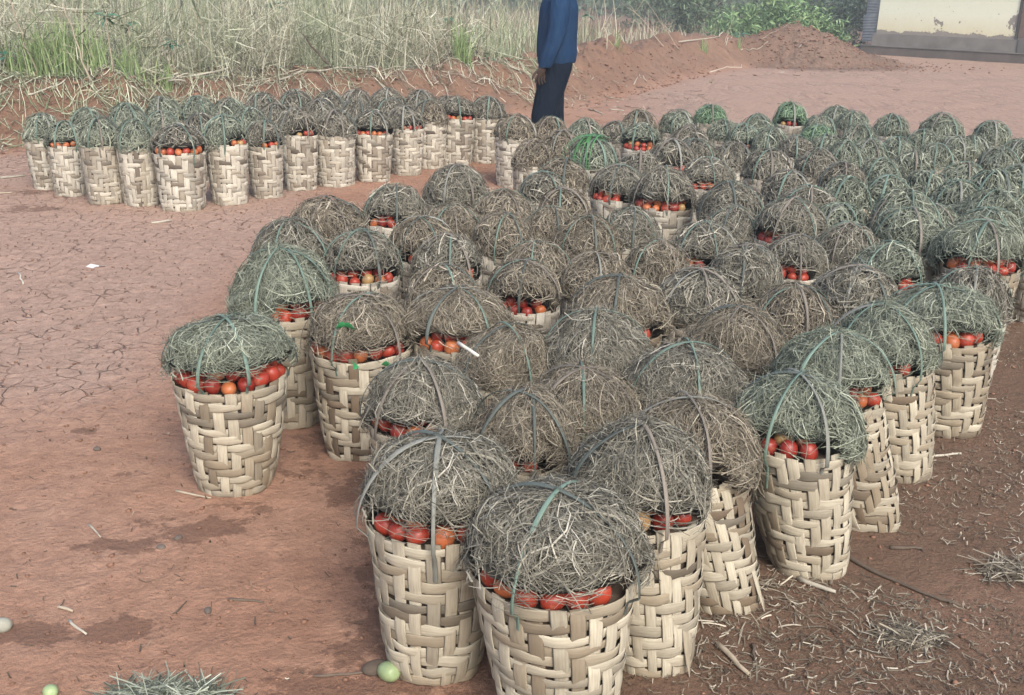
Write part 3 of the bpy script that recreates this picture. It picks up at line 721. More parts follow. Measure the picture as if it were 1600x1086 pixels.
# ------------------------------------------------------------ house at the upper right
ha, _ = gp(1343, 84); hb, _ = gp(1600, 100)
hu = (hb - ha).normalized(); hn = Vector((-hu.y, hu.x, 0))
HM = Matrix(((hu.x, hn.x, 0, ha.x), (hu.y, hn.y, 0, ha.y), (0, 0, 1, 0), (0, 0, 0, 1)))
def hbox(name, x0, x1, y0, y1, z0, z1, matl, parent, bev=.01):
    import bmesh
    bm = bmesh.new(); bmesh.ops.create_cube(bm, size=1)
    for v in bm.verts:
        v.co = Vector(((x0 + x1) / 2 + v.co.x * (x1 - x0), (y0 + y1) / 2 + v.co.y * (y1 - y0), (z0 + z1) / 2 + v.co.z * (z1 - z0)))
    if bev: bmesh.ops.bevel(bm, geom=bm.edges[:], offset=bev, segments=2, affect='EDGES')
    me = bpy.data.meshes.new(name); bm.to_mesh(me); bm.free(); me.materials.append(matl)
    return link(name, me, parent)
pm, t, b = mat('cream_plaster', .9)
oc = t.nodes.new('ShaderNodeTexCoord').outputs['Object']
n_a, n_b = noise(t, 1.6, oc, 6, .7), noise(t, 14, oc, 5, .65)
sz = N(t, 'ShaderNodeSeparateXYZ'); t.links.new(oc, sz.inputs[0])
low = mathn(t, 'SUBTRACT', 1.0, mathn(t, 'MULTIPLY', mathn(t, 'SUBTRACT', sz.outputs[2], .62), 1.7, True), True)
c = mix(t, mathn(t, 'MULTIPLY', low, mathn(t, 'ADD', .25, n_a)), (.80, .81, .64), (.68, .58, .36))
c = mix(t, mathn(t, 'MULTIPLY', mathn(t, 'SUBTRACT', n_b, .5, True), 1.2, True), c, mix(t, .4, c, (.4, .38, .3)))
mp = N(t, 'ShaderNodeMapping'); mp.inputs['Scale'].default_value = (1.0, 1, .75); mp.inputs['Location'].default_value = (1.3, 0, .4); t.links.new(oc, mp.inputs[0])
pe = noise(t, 1.9, mp.outputs[0], 5, .62)
peel = mathn(t, 'MULTIPLY', mathn(t, 'SUBTRACT', pe, .615, True), 90, True)
pe2 = mathn(t, 'MULTIPLY', mathn(t, 'SUBTRACT', noise(t, 6.5, oc, 3), .69, True), 60, True)
edge = mathn(t, 'MULTIPLY', mathn(t, 'SUBTRACT', mathn(t, 'ADD', mathn(t, 'MULTIPLY', mathn(t, 'SUBTRACT', .70, sz.outputs[2]), 2.2), mathn(t, 'MULTIPLY', mathn(t, 'SUBTRACT', n_a, .5), 1.2)), .0, True), 30, True)
peel = mathn(t, 'MAXIMUM', mathn(t, 'MAXIMUM', peel, pe2), edge)
c = mix(t, peel, c, mix(t, n_b, (.22, .19, .165), (.36, .32, .28)))
t.links.new(c, b.inputs['Base Color']); bump(t, b, mathn(t, 'SUBTRACT', mathn(t, 'MULTIPLY', n_b, .4), peel), .7, .012)
CEM = flat_mat('stained_cement', (.17, .155, .14), .9, .55, 2.2, .5)
CEM2 = flat_mat('dark_step', (.115, .095, .085), .9, .5, 3, .5)
IRON = flat_mat('corrugated_iron', (.32, .34, .36), .45, .35, 6)
house = bpy.data.objects.new('plastered_house', None); col.objects.link(house); house.matrix_world = HM
tag(house, 'cream plastered house with peeling paint and a dark cement plinth at upper right', 'house')
hbox('wall', .12, 9.2, .62, .87, .0, 3.0, pm, house, .015)
hbox('side_wall', .12, .37, .872, 6, .0, 3.0, pm, house, .015)
hbox('plinth', .05, 4.45, .50, .618, -.1, .60, CEM, house, .03)
hbox('plinth', 4.452, 9.3, .47, .618, -.1, .64, CEM, house, .03)
hbox('step', .0, 9.5, -.02, .498, -.1, .24, CEM2, house, .025)
hbox('step_edge', -.01, 9.5, -.035, .12, .241, .27, CEM, house, .008)
DOORM = flat_mat('brown_boards', (.16, .105, .085), .8, .35, 7)
dr = hbox('door_frame', 4.30, 4.38, .585, .617, .602, 2.9, flat_mat('dark_timber', (.06, .05, .045), .8), house, .004)
for k in range(7): hbox('door_board', 4.39 + k * .145, 4.39 + k * .145 + .138, .594 + (k % 2) * .004, .617, .645, 2.7, DOORM, house, .004)
# roof sheets above, out of the picture
xs = np.linspace(-.6, 9.8, 260); zz = .018 * np.sin(xs * 2 * np.pi / .08 * .25)
V = np.concatenate([np.stack([xs, np.full_like(xs, -.1), 3.55 + zz], -1), np.stack([xs, np.full_like(xs, 6.4), 3.9 + zz], -1)])
i = np.arange(len(xs) - 1); F = np.stack([i, i + 1, i + 1 + len(xs), i + len(xs)], -1)
rf = link('roof', mesh_np('roof', V, F, IRON, smooth=True), house); sm = rf.modifiers.new('s', 'SOLIDIFY'); sm.thickness = .004
# corrugated sheet leaning at the corner
def corrugated(name, w_, h_, parent=None, pitch=.085, amp=.014, horizontal=True):
    k = int(h_ / pitch * 8); s = np.linspace(0, h_, k); o_ = amp * np.sin(s * 2 * np.pi / pitch)
    V = np.concatenate([np.stack([np.zeros(k), o_, s], -1), np.stack([np.full(k, w_), o_, s], -1)]); i = np.arange(k - 1)
    F = np.stack([i, i + k, i + k + 1, i + 1], -1)
    me = mesh_np(name, V, F, IRON, smooth=True); o = link(name, me, parent); m_ = o.modifiers.new('s', 'SOLIDIFY'); m_.thickness = .003
    return o
cs = bpy.data.objects.new('corrugated_screen', None); col.objects.link(cs)
cs.matrix_world = HM @ Matrix.Translation((-.42, .9, 0))
tag(cs, 'grey corrugated iron sheets standing beside the left corner of the house', 'metal sheet')
for k in range(3):
    o = corrugated('iron_sheet', .52, .80, cs); o.location = (-.05 + [0, .04, -.03][k], -.012 * k, .32 + k * .75); o.rotation_euler = (R(2), R([-3, 1, -1][k]), 0)
for x_ in (-.02, .42):
    hbox('post', x_, x_ + .06, .03, .09, -.1, 2.5, STICKD, cs, .006)

# ------------------------------------------------------------ person
def loft(rings, seg=20, close=(True, True)):
    """rings: (x, y, z, rx, ry, tilt) ellipses"""
    a = np.arange(seg) * 2 * np.pi / seg; V = []
    for (x, y, z, rx, ry, tl) in rings:
        V.append(np.stack([x + rx * np.cos(a), y + ry * np.sin(a), z + tl * np.cos(a)], -1))
    V = np.array(V).reshape(-1, 3); n = len(rings)
    i = np.arange(n - 1)[:, None] * seg; j = np.arange(seg)[None]; jn = (j + 1) % seg
    F = np.stack([i + j, i + jn, i + seg + jn, i + seg + j], -1).reshape(-1, 4)
    for e, c_ in ((0, close[0]), (1, close[1])):
        if c_:
            lo = len(V); r0 = rings[0 if e == 0 else -1]; V = np.vstack([V, [[r0[0], r0[1], r0[2]]]]); o_ = 0 if e == 0 else (n - 1) * seg
            for q in range(0, seg, 2):
                f = [lo, o_ + (q + 2) % seg, o_ + q + 1, o_ + q]; F = np.vstack([F, [f if e == 0 else f[::-1]]])
    return V, F
def skin(name, verts, edges, radii, matl, parent, sub=2):
    me = bpy.data.meshes.new(name); me.from_pydata(verts, edges, []); o = bpy.data.objects.new(name, me); col.objects.link(o)
    m_ = o.modifiers.new('skin', 'SKIN'); m_.use_smooth_shade = True
    for v, r_ in zip(me.skin_vertices[0].data, radii): v.radius = r_ if isinstance(r_, tuple) else (r_, r_)
    me.skin_vertices[0].data[0].use_root = True
    s_ = o.modifiers.new('sub', 'SUBSURF'); s_.levels = s_.render_levels = sub
    dg = bpy.context.evaluated_depsgraph_get(); me2 = bpy.data.meshes.new_from_object(o.evaluated_get(dg)); bpy.data.objects.remove(o)
    me2.materials.clear(); me2.materials.append(matl)
    for p_ in me2.polygons: p_.use_smooth = True
    return link(name, me2, parent)
SKIN = flat_mat('dark_skin', (.055, .034, .026), .5, .15, 20)
def cloth_mat(name, c0, c1, bmp):
    m, t, b = mat(name, .85); o_ = t.nodes.new('ShaderNodeTexCoord').outputs['Object']
    mp_ = N(t, 'ShaderNodeMapping'); mp_.inputs['Scale'].default_value = (9, 9, 2.6); t.links.new(o_, mp_.inputs[0])
    b.inputs['Specular IOR Level'].default_value = .08; f = noise(t, 1, mp_.outputs[0], 4, .6); t.links.new(mix(t, f, c0, c1), b.inputs['Base Color']); bump(t, b, f, bmp, .04); return m
JAC = cloth_mat('blue_jacket', (.006, .018, .055), (.018, .055, .12), 1); TRO = cloth_mat('navy_trousers', (.003, .006, .014), (.007, .014, .028), 1)
pf, _ = gp(856, 262)
per = bpy.data.objects.new('person', None); col.objects.link(per); per.location = (pf.x, pf.y, zat(pf.x, pf.y)); per.scale = (1.16, 1.12, 1.07)
tag(per, 'person in a blue jacket and dark trousers standing behind the baskets, arm hanging', 'person')
# joints (x forward is negative)
bv = [(.04,0,.97),(.045,0,1.12),(.05,0,1.34),(.05,0,1.50),(.04,0,1.58),(.03,0,1.69),(.035,0,1.79),
      (.03,-.10,.93),(-.04,-.11,.50),(.0,-.11,.09),(-.14,-.115,.04),
      (.03,.10,.93),(.02,.11,.50),(.10,.11,.09),(-.03,.115,.04),
      (.05,-.17,1.44),(.06,-.235,1.17),(-.05,-.25,.93),(-.085,-.25,.86),
      (.05,.17,1.44),(.07,.235,1.17),(.0,.25,.93),(-.03,.25,.86), (-.065,0,1.67)]
be = [(0,1),(1,2),(2,3),(3,4),(4,5),(5,6),(0,7),(7,8),(8,9),(9,10),(0,11),(11,12),(12,13),(13,14),(2,15),(15,16),(16,17),(17,18),(2,19),(19,20),(20,21),(21,22),(5,23)]
br = [.13,.12,.13,.06,.055,.092,.075,.085,.055,.04,.03,.085,.055,.04,.03,.055,.042,.03,(.022,.036),.055,.042,.03,(.022,.036),.012]
def hand(base, vec_f, side):
    """five fingers rooted inside the palm"""
    i0 = len(bv); bx = Vector(base)
    return i0
for wrist, sgn in ((18, -1), (22, 1)):
    wv = Vector(bv[wrist])
    for k, (ox, ln) in enumerate(((-.030, .062), (-.010, .072), (.010, .068), (.028, .054))):
        a_ = wv + Vector((ox, 0, -.045)); m_ = a_ + Vector((-.008 + ox * .15, -.004 * sgn, -ln * .55)); e_ = m_ + Vector((.012, .012 * -sgn, -ln * .45))
        n0 = len(bv); bv += [tuple(a_), tuple(m_), tuple(e_)]; br += [.0095, .0085, .0065]; be += [(wrist, n0), (n0, n0 + 1), (n0 + 1, n0 + 2)]
    a_ = wv + Vector((-.042, -.008, -.012)); m_ = a_ + Vector((-.020, -.008, -.032)); e_ = m_ + Vector((-.004, 0, -.030))
    n0 = len(bv); bv += [tuple(a_), tuple(m_), tuple(e_)]; br += [.012, .0095, .0075]; be += [(wrist, n0), (n0, n0 + 1), (n0 + 1, n0 + 2)]
skin('body', bv, be, br, SKIN, per)
def add_loft(name, parts, matl, fold=.016):
    P_ = []
    for rings, cl in parts:
        V, F = loft(rings, 28, cl)
        V = V + nrm(V - [V[:, 0].mean(), V[:, 1].mean(), 0] * np.array([1, 1, 0]))[:, :] * (fold * (noise3(V[:, 0:1] * 11, V[:, 1:2] * 11, V[:, 2:3] * 13) + .5 * noise3(V[:, 0:1] * 24, V[:, 1:2] * 24, V[:, 2:3] * 30)) * [1, 1, 0])
        P_.append((V, F, np.zeros(len(V))))
    V, F, r_, _ = catmesh(P_); me = mesh_np(name, V, F, matl, smooth=True); o = link(name, me, per)
    s_ = o.modifiers.new('sub', 'SUBSURF'); s_.levels = s_.render_levels = 1; return o
def interp(rows, n):
    rows = np.array(rows); u = np.linspace(0, len(rows) - 1, n); return [tuple(np.interp(q, range(len(rows)), rows[:, k]) for k in range(6)) for q in u]
add_loft('jacket', [(interp([(.045,0,.905,.150,.195,.012),(.045,0,.935,.156,.20,.01),(.042,0,.99,.163,.205,0),(.04,0,1.1,.160,.205,0),(.045,0,1.25,.158,.21,0),(.05,0,1.36,.155,.215,0),(.05,0,1.45,.13,.19,0),(.05,0,1.51,.075,.09,0)], 26), (True, True))], JAC)
for s_ in (-1, 1):
    ox = 0 if s_ < 0 else .04
    add_loft('sleeve', [(interp([(-.060+ox,.245*s_,.885,.050,.044,0),(-.048+ox,.246*s_,.91,.056,.048,0),(-.03+ox,.248*s_,.98,.066,.056,0),(.03+ox*.5,.245*s_,1.16,.072,.062,0),(.045,.225*s_,1.30,.078,.068,0),(.05,.19*s_,1.43,.085,.075,0),(.05,.13*s_,1.49,.06,.05,0)], 22), (True, True))], JAC)
for s_ in (-1, 1):
    f0 = -.015 if s_ < 0 else .075; kn = -.055 if s_ < 0 else .02
    add_loft('trouser_leg', [(interp([(f0,.108*s_,.075,.078,.068,0),(f0-.005,.108*s_,.13,.080,.070,0),((f0+kn)/2,.11*s_,.30,.088,.080,0),(kn,.11*s_,.48,.100,.09,0),(.0,.105*s_,.70,.118,.10,0),(.035,.09*s_,.88,.135,.11,0),(.04,.08*s_,.99,.13,.11,0)], 26), (True, True))], TRO)
for s_ in (-1, 1):
    f0 = -.05 if s_ < 0 else .04
    V, F = loft([(f0+.02,.11*s_,.0,.135,.045,0),(f0+.02,.11*s_,.025,.14,.05,0),(f0+.03,.11*s_,.06,.12,.046,-.012),(f0+.06,.11*s_,.095,.06,.045,0)], 16)
    link('shoe', mesh_np('shoe', V, F, STICKD, smooth=True), per)
V, F = loft([(.035,0,1.72,.098,.082,-.02),(.038,0,1.76,.094,.078,-.015),(.04,0,1.80,.075,.062,-.005),(.04,0,1.825,.03,.03,0)], 16)
link('hair', mesh_np('hair', V, F, flat_mat('black_hair', (.01, .009, .008), .9)), per)

# ------------------------------------------------------------ tall dry growth behind the bank
def blades(xy, hgt, wid, lean, rlo, rhi, kpt=4, curl=.35, seed=0):
    g = np.random.default_rng(seed); n = len(xy); z = height(xy[:, 0], xy[:, 1]) - .02
    hgt = np.broadcast_to(hgt, (n,)); a = g.random(n) * 2 * np.pi; ln = np.abs(g.normal(0, lean, n))
    s = np.linspace(0, 1, kpt)[None, :, None]; dirv = np.stack([np.cos(a), np.sin(a), 0 * a], -1)[:, None]
    out = ln[:, None, None] * hgt[:, None, None] * (s * .6 + s ** 2.4 * curl * 2) ; P = np.stack([xy[:, 0], xy[:, 1], z], -1)[:, None] + dirv * out
    P = P + np.array([0, 0, 1.]) * (s * hgt[:, None, None] * (1 - .35 * np.minimum(ln, 1.5)[:, None, None] * s))
    f = g.random(n) * 2 * np.pi; S = np.stack([np.cos(f), np.sin(f), 0 * f], -1)[:, None] + 0 * P
    W = wid * g.uniform(.5, 1.5, n)[:, None] * np.linspace(1, .3, kpt)[None] * .5
    return ribbons(P, S, W, g.uniform(rlo, rhi, n))
def zone(n, x0, x1, y0, y1, dmin, seed, dens=None):
    g = np.random.default_rng(seed); out = []
    while sum(map(len, out)) < n:
        x, y = g.uniform(x0, x1, n), y0 + (y1 - y0) * g.random(n) ** 1.5
        k = berm_dist(x, y) > dmin + .35 * fbm(x * 1.3, y * 1.3, 2., 2)
        if dens: k &= g.random(n) < dens(x, y)
        out.append(np.stack([x, y], -1)[k])
    return np.concatenate(out)[:n]
fm, t, b = mat('dry_field_grass', .85)
r_ = attr(t, 'rnd'); pn = noise(t, .6, geo_pos(t), 3)
c = ramp(t, r_, [(0, (.08, .075, .05)), (.25, (.19, .17, .12)), (.5, (.32, .30, .22)), (.8, (.50, .47, .37)), (1, (.66, .64, .54))])
c = mix(t, mathn(t, 'MULTIPLY', mathn(t, 'SUBTRACT', pn, .38, True), 3.2, True), c, mix(t, .62, c, (.17, .27, .13)))
t.links.new(c, b.inputs['Base Color'])
gm1, t, b = mat('fresh_grass', .7)
t.links.new(ramp(t, attr(t, 'rnd'), [(0, (.12, .18, .07)), (.5, (.21, .31, .125)), (1, (.35, .43, .22))]), b.inputs['Base Color'])
thin = lambda x, y: np.where(x > -1.0, .35 + .65 * (x < 1.5), 1.0) * np.clip((5.5 - x) / 3, .12, 1) * (.35 + .65 * np.clip(fbm(x * .8, y * .8, 5., 2) + .55, 0, 1))
Z1 = zone(14000, -13, 6.5, 10.6, 17, 1.05, 1, thin); Z2 = zone(10000, -17, 9, 15, 30, 2.0, 2, lambda x, y: np.clip((7.5 - x) / 3.5, .1, 1))
A1 = blades(Z1, np.random.default_rng(3).gamma(5, .13, len(Z1)).clip(.12, 1.5) * np.clip(.55 + .5 * (2 - Z1[:, 0]) / 4, .4, 1.1), .010, .6, 0, 1, 4, .6, 4)
A2 = blades(Z2, np.random.default_rng(5).gamma(8, .13, len(Z2)).clip(.2, 1.9) * np.clip(.5 + .5 * (3 - Z2[:, 0]) / 5, .35, 1.1), .018, .3, 0, 1, 4, .5, 6)
gq = np.random.default_rng(21); Z3 = zone(15000, -13, 6, 10.6, 16, 1.0, 22, thin); n3_ = len(Z3); c3 = np.stack([Z3[:, 0], Z3[:, 1], height(Z3[:, 0], Z3[:, 1]) + gq.random(n3_) ** 1.6 * .75 * np.clip((5 - Z3[:, 0]) / 6, .3, 1)], -1)
d3 = nrm(gq.normal(size=(n3_, 3)) * [1, 1, .7]); l3 = gq.gamma(3, .11, n3_)[:, None]; P3 = np.stack([c3 - d3 * l3 * .5, c3 + gq.normal(0, .03, (n3_, 3)), c3 + d3 * l3 * .5], 1); P3[..., 2] = np.maximum(P3[..., 2], c3[:, None, 2] * 0 + height(Z3[:, 0], Z3[:, 1])[:, None])
A3 = ribbons(P3, nrm(np.cross(d3, gq.normal(size=(n3_, 3))))[:, None] + 0 * P3, (.009 * gq.uniform(.4, 1.3, n3_))[:, None] * np.array([[1, .9, .4]]) * .5, gq.random(n3_))
V, F, r_, _ = catmesh([A1, A2]); n4 = len(V)
V = np.concatenate([V, A3[0]]); F = np.concatenate([F, A3[1] + n4]); r_ = np.concatenate([r_, A3[2]])
tag(link('dry_grass', mesh_np('dry_grass', V, F, fm, rnd=r_)), 'tall dry grass and weeds growing thick behind the red earth bank', 'grass', kind='stuff')
# flattened straw and litter on the bank
def litter(xy, seed, L=(.04, .16), wid=.006, hov=.012):
    g = np.random.default_rng(seed); n = len(xy); a = g.random(n) * 2 * np.pi; l = g.uniform(*L, n) * g.uniform(.5, 1, n); s = np.linspace(-.5, .5, 3)
    kx = g.normal(0, .25, n)[:, None] * (s ** 2)[None] * l[:, None]
    X = xy[:, :1] + np.cos(a)[:, None] * s * l[:, None] - np.sin(a)[:, None] * kx; Y = xy[:, 1:] + np.sin(a)[:, None] * s * l[:, None] + np.cos(a)[:, None] * kx
    Z = height(X, Y) + g.uniform(.002, hov, n)[:, None] + g.random(n)[:, None] * .02 * np.abs(s)
    P = np.stack([X, Y, Z], -1); S = np.stack([-np.sin(a), np.cos(a), g.normal(0, .4, n)], -1)[:, None] + 0 * P
    return ribbons(P, nrm(S), (wid * g.uniform(.4, 1.4, n))[:, None] * np.ones((1, 3)) * .5, g.random(n))
g_ = np.random.default_rng(11); xx, yy = g_.uniform(-11, 5, 110000), g_.uniform(9, 17.5, 110000)
bd_ = berm_dist(xx, yy) + .4 * fbm(xx * 1.2, yy * 1.2, 8., 3); kp = (bd_ > .55) & (bd_ < 2.4) & (g_.random(110000) < np.where(xx < -3, 1, .45))
k2 = (bd_ > .0) & (bd_ < .6) & (g_.random(110000) < np.where(xx < -3.4, .35, .06)); B1 = litter(np.stack([xx, yy], -1)[kp | k2], 12, (.06, .4), .0075, .05)
V, F, r_, _ = catmesh([B1])
tag(link('straw_litter', mesh_np('straw_litter', V, F, fm, rnd=r_)), 'dead straw and stalks lying matted over the earth bank', 'straw', kind='stuff')
# straw bits over the yard
lm, t, b = mat('pale_litter', .8)
t.links.new(ramp(t, attr(t, 'rnd'), [(0, (.07, .052, .036)), (.5, (.15, .12, .085)), (.82, (.27, .235, .175)), (1, (.48, .45, .37))]), b.inputs['Base Color'])
xx, yy = g_.uniform(-6, 8, 420000), 1.6 + 12 * g_.random(420000) ** 1.4
sdv = ((xx - pa.x) * (pb.y - pa.y) - (yy - pa.y) * (pb.x - pa.x)) / math.hypot(pb.x - pa.x, pb.y - pa.y)
pr = 1.0 * sstep(-.3, .1, sdv) * (1 - sstep(5.5, 8, yy)) * np.clip(.5 + 1.3 * fbm(xx * 3, yy * 3, 1., 3), .04, 1) + .006
kp = g_.random(420000) < pr
B2 = litter(np.stack([xx, yy], -1)[kp], 13, (.008, .05), .0028, .007)
xx, yy = g_.uniform(.5, 8, 30000), g_.uniform(10, 24, 30000); bd_ = berm_dist(xx, yy)
dm_ = np.hypot(xx - MOUND_C.x, yy - MOUND_C.y)
kp = g_.random(30000) < np.where((bd_ < .3) & (xx < 3.2), .055, 0) + np.where(dm_ < 3.4, .03, 0) + .002
B3 = litter(np.stack([xx, yy], -1)[kp], 14, (.04, .28), .014, .02)
xx, yy = g_.uniform(-5, 1.5, 1500), 2 + 7 * g_.random(1500) ** 1.3
B4 = litter(np.stack([xx, yy], -1), 16, (.008, .05), .004, .004); B4 = (B4[0], B4[1], B4[2] * .25)
V, F, r_, _ = catmesh([B2, B3, B4])
tag(link('straw_scraps', mesh_np('straw_scraps', V, F, lm, rnd=r_)), 'scattered straw bits and wood shavings on the red earth', 'straw', kind='stuff')
# crumbs of earth
def pebbles(xy, rad, seed):
    g = np.random.default_rng(seed); n = len(xy); ico = np.array([(0,0,1),(.9,0,.3),(.28,.85,.3),(-.72,.53,.3),(-.72,-.53,.3),(.28,-.85,.3),(0,0,-.5)])
    T3 = np.array([(0,1,2),(0,2,3),(0,3,4),(0,4,5),(0,5,1),(6,2,1),(6,3,2),(6,4,3),(6,5,4),(6,1,5)])
    V = ico[None] * (rad[:, None, None] * g.uniform(.6, 1.3, (n, 7, 1))) * np.array([1, 1, .6]); a = g.random(n) * 6.28
    X = V[..., 0] * np.cos(a)[:, None] - V[..., 1] * np.sin(a)[:, None] + xy[:, :1]; Y = V[..., 0] * np.sin(a)[:, None] + V[..., 1] * np.cos(a)[:, None] + xy[:, 1:]
    Z = V[..., 2] + height(xy[:, 0], xy[:, 1])[:, None] + rad[:, None] * .1
    return np.stack([X, Y, Z], -1).reshape(-1, 3), (T3[None] + (np.arange(n) * 7)[:, None, None]).reshape(-1, 3)
xx, yy = g_.uniform(-6, 5, 26000), 1.5 + 11 * g_.random(26000) ** 1.6
V, F = pebbles(np.stack([xx, yy], -1), g_.gamma(2, .0019, 26000).clip(.0012, .014), 15)
ax, ay = g_.normal(MOUND_C.x, 1.7, 2600), g_.normal(MOUND_C.y + 1.2, 1.0, 2600); V2, F2 = pebbles(np.stack([ax, ay], -1), g_.gamma(2, .011, 2600).clip(.008, .06), 17)
bx_, by_ = g_.uniform(-9, 4.5, 16000), g_.uniform(9, 24, 16000); kb = (lambda d_: (d_ > -.25) & (d_ < 1.2))(berm_dist(bx_, by_)); V3, F3 = pebbles(np.stack([bx_, by_], -1)[kb], g_.gamma(2, .009, kb.sum()).clip(.006, .05), 18)
F = np.concatenate([F, F2 + len(V), F3 + len(V) + len(V2)]); V = np.concatenate([V, V2, V3])
tag(link('soil_crumbs', mesh_np('soil_crumbs', V, F, flat_mat('soil_crumb', (.19, .105, .07), .95, .5, 5))), 'small crumbs and clods of red earth over the yard', 'soil', kind='stuff')

# green grass tufts standing out of the dry growth
def tuft(x, y, n, h_, sp, label, seed, cat='grass tuft', matl=None):
    p = hit(x, y); g = np.random.default_rng(seed); xy = np.stack([g.normal(p.x, sp, n), g.normal(p.y, sp * .7, n)], -1)
    V, F, r_ = blades(xy, h_ * g.uniform(.4, 1.1, n), .013, .28, 0, 1, 4, .5, seed); V = V - np.array(p)
    o = link('grass_tuft', mesh_np('grass_tuft', V, F, matl or gm1, rnd=r_)); o.location = p; tag(o, label, cat, 'green grass tufts in the dry field')
for i, (x, y, n, h_, sp, lb) in enumerate([
 (40, 118, 120, .45, .14, 'green grass tuft at the far left of the bank'), (100, 112, 340, .62, .17, 'large bright green grass tuft below the leaning stems at left'), (62, 100, 110, .5, .1, 'narrow green tuft just left of the largest tuft'),
 (140, 108, 90, .45, .12, 'green tuft just right of the largest tuft'), (222, 104, 110, .75, .05, 'tall thin green reed tuft in the left field'), (205, 120, 60, .4, .10, 'short green tuft before the tall reed tuft'),
 (262, 143, 40, .42, .02, 'narrow green shoot growing on the bank edge behind left baskets'), (722, 95, 130, .58, .06, 'upright green tuft left of the person'), (690, 92, 50, .4, .1, 'thin green tuft beside the upright tuft'),
 (965, 72, 35, .3, .05, 'small green tuft right of the person on the bank'), (1100, 80, 40, .28, .05, 'small green tuft near the fallen branches'), (1155, 75, 30, .35, .03, 'thin green shoot beside the brush at the mound'),
 (360, 88, 70, .5, .12, 'pale green tuft in the middle of the dry field'), (470, 78, 60, .55, .14, 'sparse green tuft behind the brown leaning post'), (1110, 130, 10, .08, .03, 'tiny sprout at the foot of the bank')]):
    tuft(x, y, n, h_, sp, lb, 60 + i)
# stems: (foot x, y) -> (top x, y), radius, twigs, dark
G_ST = 'bare stems in the dry field'
stems = [(143,129,98,5,.012,2,0,'thick pale stem leaning left at the left end'), (60,126,12,-10,.012,1,0,'pale stem leaning to the left edge of the photo'), (96,108,24,48,.008,1,1,'dark thin stem slanting left over the green tuft'),
 (342,110,301,15,.010,1,0,'grey stem leaning left above the long pale stick'), (272,118,236,30,.008,1,0,'thin grey stem behind the heap of curled roots'), (372,92,310,50,.009,2,0,'pale branch slanting low across the field'),
 (532,121,470,50,.017,1,1,'thick brown cut stem leaning left on the bank'), (684,94,655,50,.010,2,1,'dark forked twig left of the upright green tuft'), (768,100,726,62,.010,1,1,'dark bent stem with a white end near the person'),
 (905,82,880,20,.011,3,0,'bare forked shrub stem right behind the person'), (948,80,944,-10,.013,1,0,'straight grey stem right of the person'), (953,78,976,46,.008,0,0,'short pale stick leaning right on the bank'),
 (910,84,930,30,.009,2,1,'brown forked stem beside the person'), (1040,74,985,8,.011,4,0,'grey branchy shrub stem above the bank'), (1062,76,1010,2,.010,4,0,'thin branching stem behind the white sticks'),
 (1130,70,1145,30,.007,1,0,'thin stem near the low teal plant'), (1185,62,1258,26,.009,3,0,'bare branch rising beside the earth heap'), (30,104,85,70,.008,2,0,'pale crossed stem at the far left'), (175,100,150,30,.009,1,0,'grey stem near the left palm like plant'),
 (402,92,420,20,.009,2,0,'thin stem under the leafy rosette'), (560,84,540,8,.008,1,0,'straight thin stem in the middle field'), (610,80,618,5,.008,1,0,'upright grey stem left of middle field rosettes')]
for i, (x0, y0, x1, y1, r_, tw, dk, lb) in enumerate(stems):
    p = hit(x0, y0); q = at_dist(x1, y1, p.y + .15)
    stick_obj('bare_stem', bent(p - Vector((0, 0, .03)), q, 8, .05), r_, r_ * .5, STICKD if dk else STICK, lb, 'stem', G_ST, tw)
SX = np.sort(rng.uniform(0, 830, 26)); TENS = ORD + ['sixteenth', 'seventeenth', 'eighteenth', 'nineteenth', 'twentieth', 'twenty first', 'twenty second', 'twenty third', 'twenty fourth', 'twenty fifth', 'twenty sixth']
for i in range(26):
    x0 = SX[i]; y0 = rng.uniform(70, 105); p = hit(x0, y0, 8); lx = rng.normal(0, 22)
    q = at_dist(x0 + lx, y0 - rng.uniform(45, 110), p.y + rng.uniform(-.1, .3))
    o = stick_obj('bare_stem', bent(p, q, 6, .05), .006, .003, STICKD if rng.random() < .35 else STICK, TENS[i] + ' thin upright stem from the left among the tall dry grass', 'stem', 'thin stems among the tall dry grass', int(rng.integers(0, 3)))
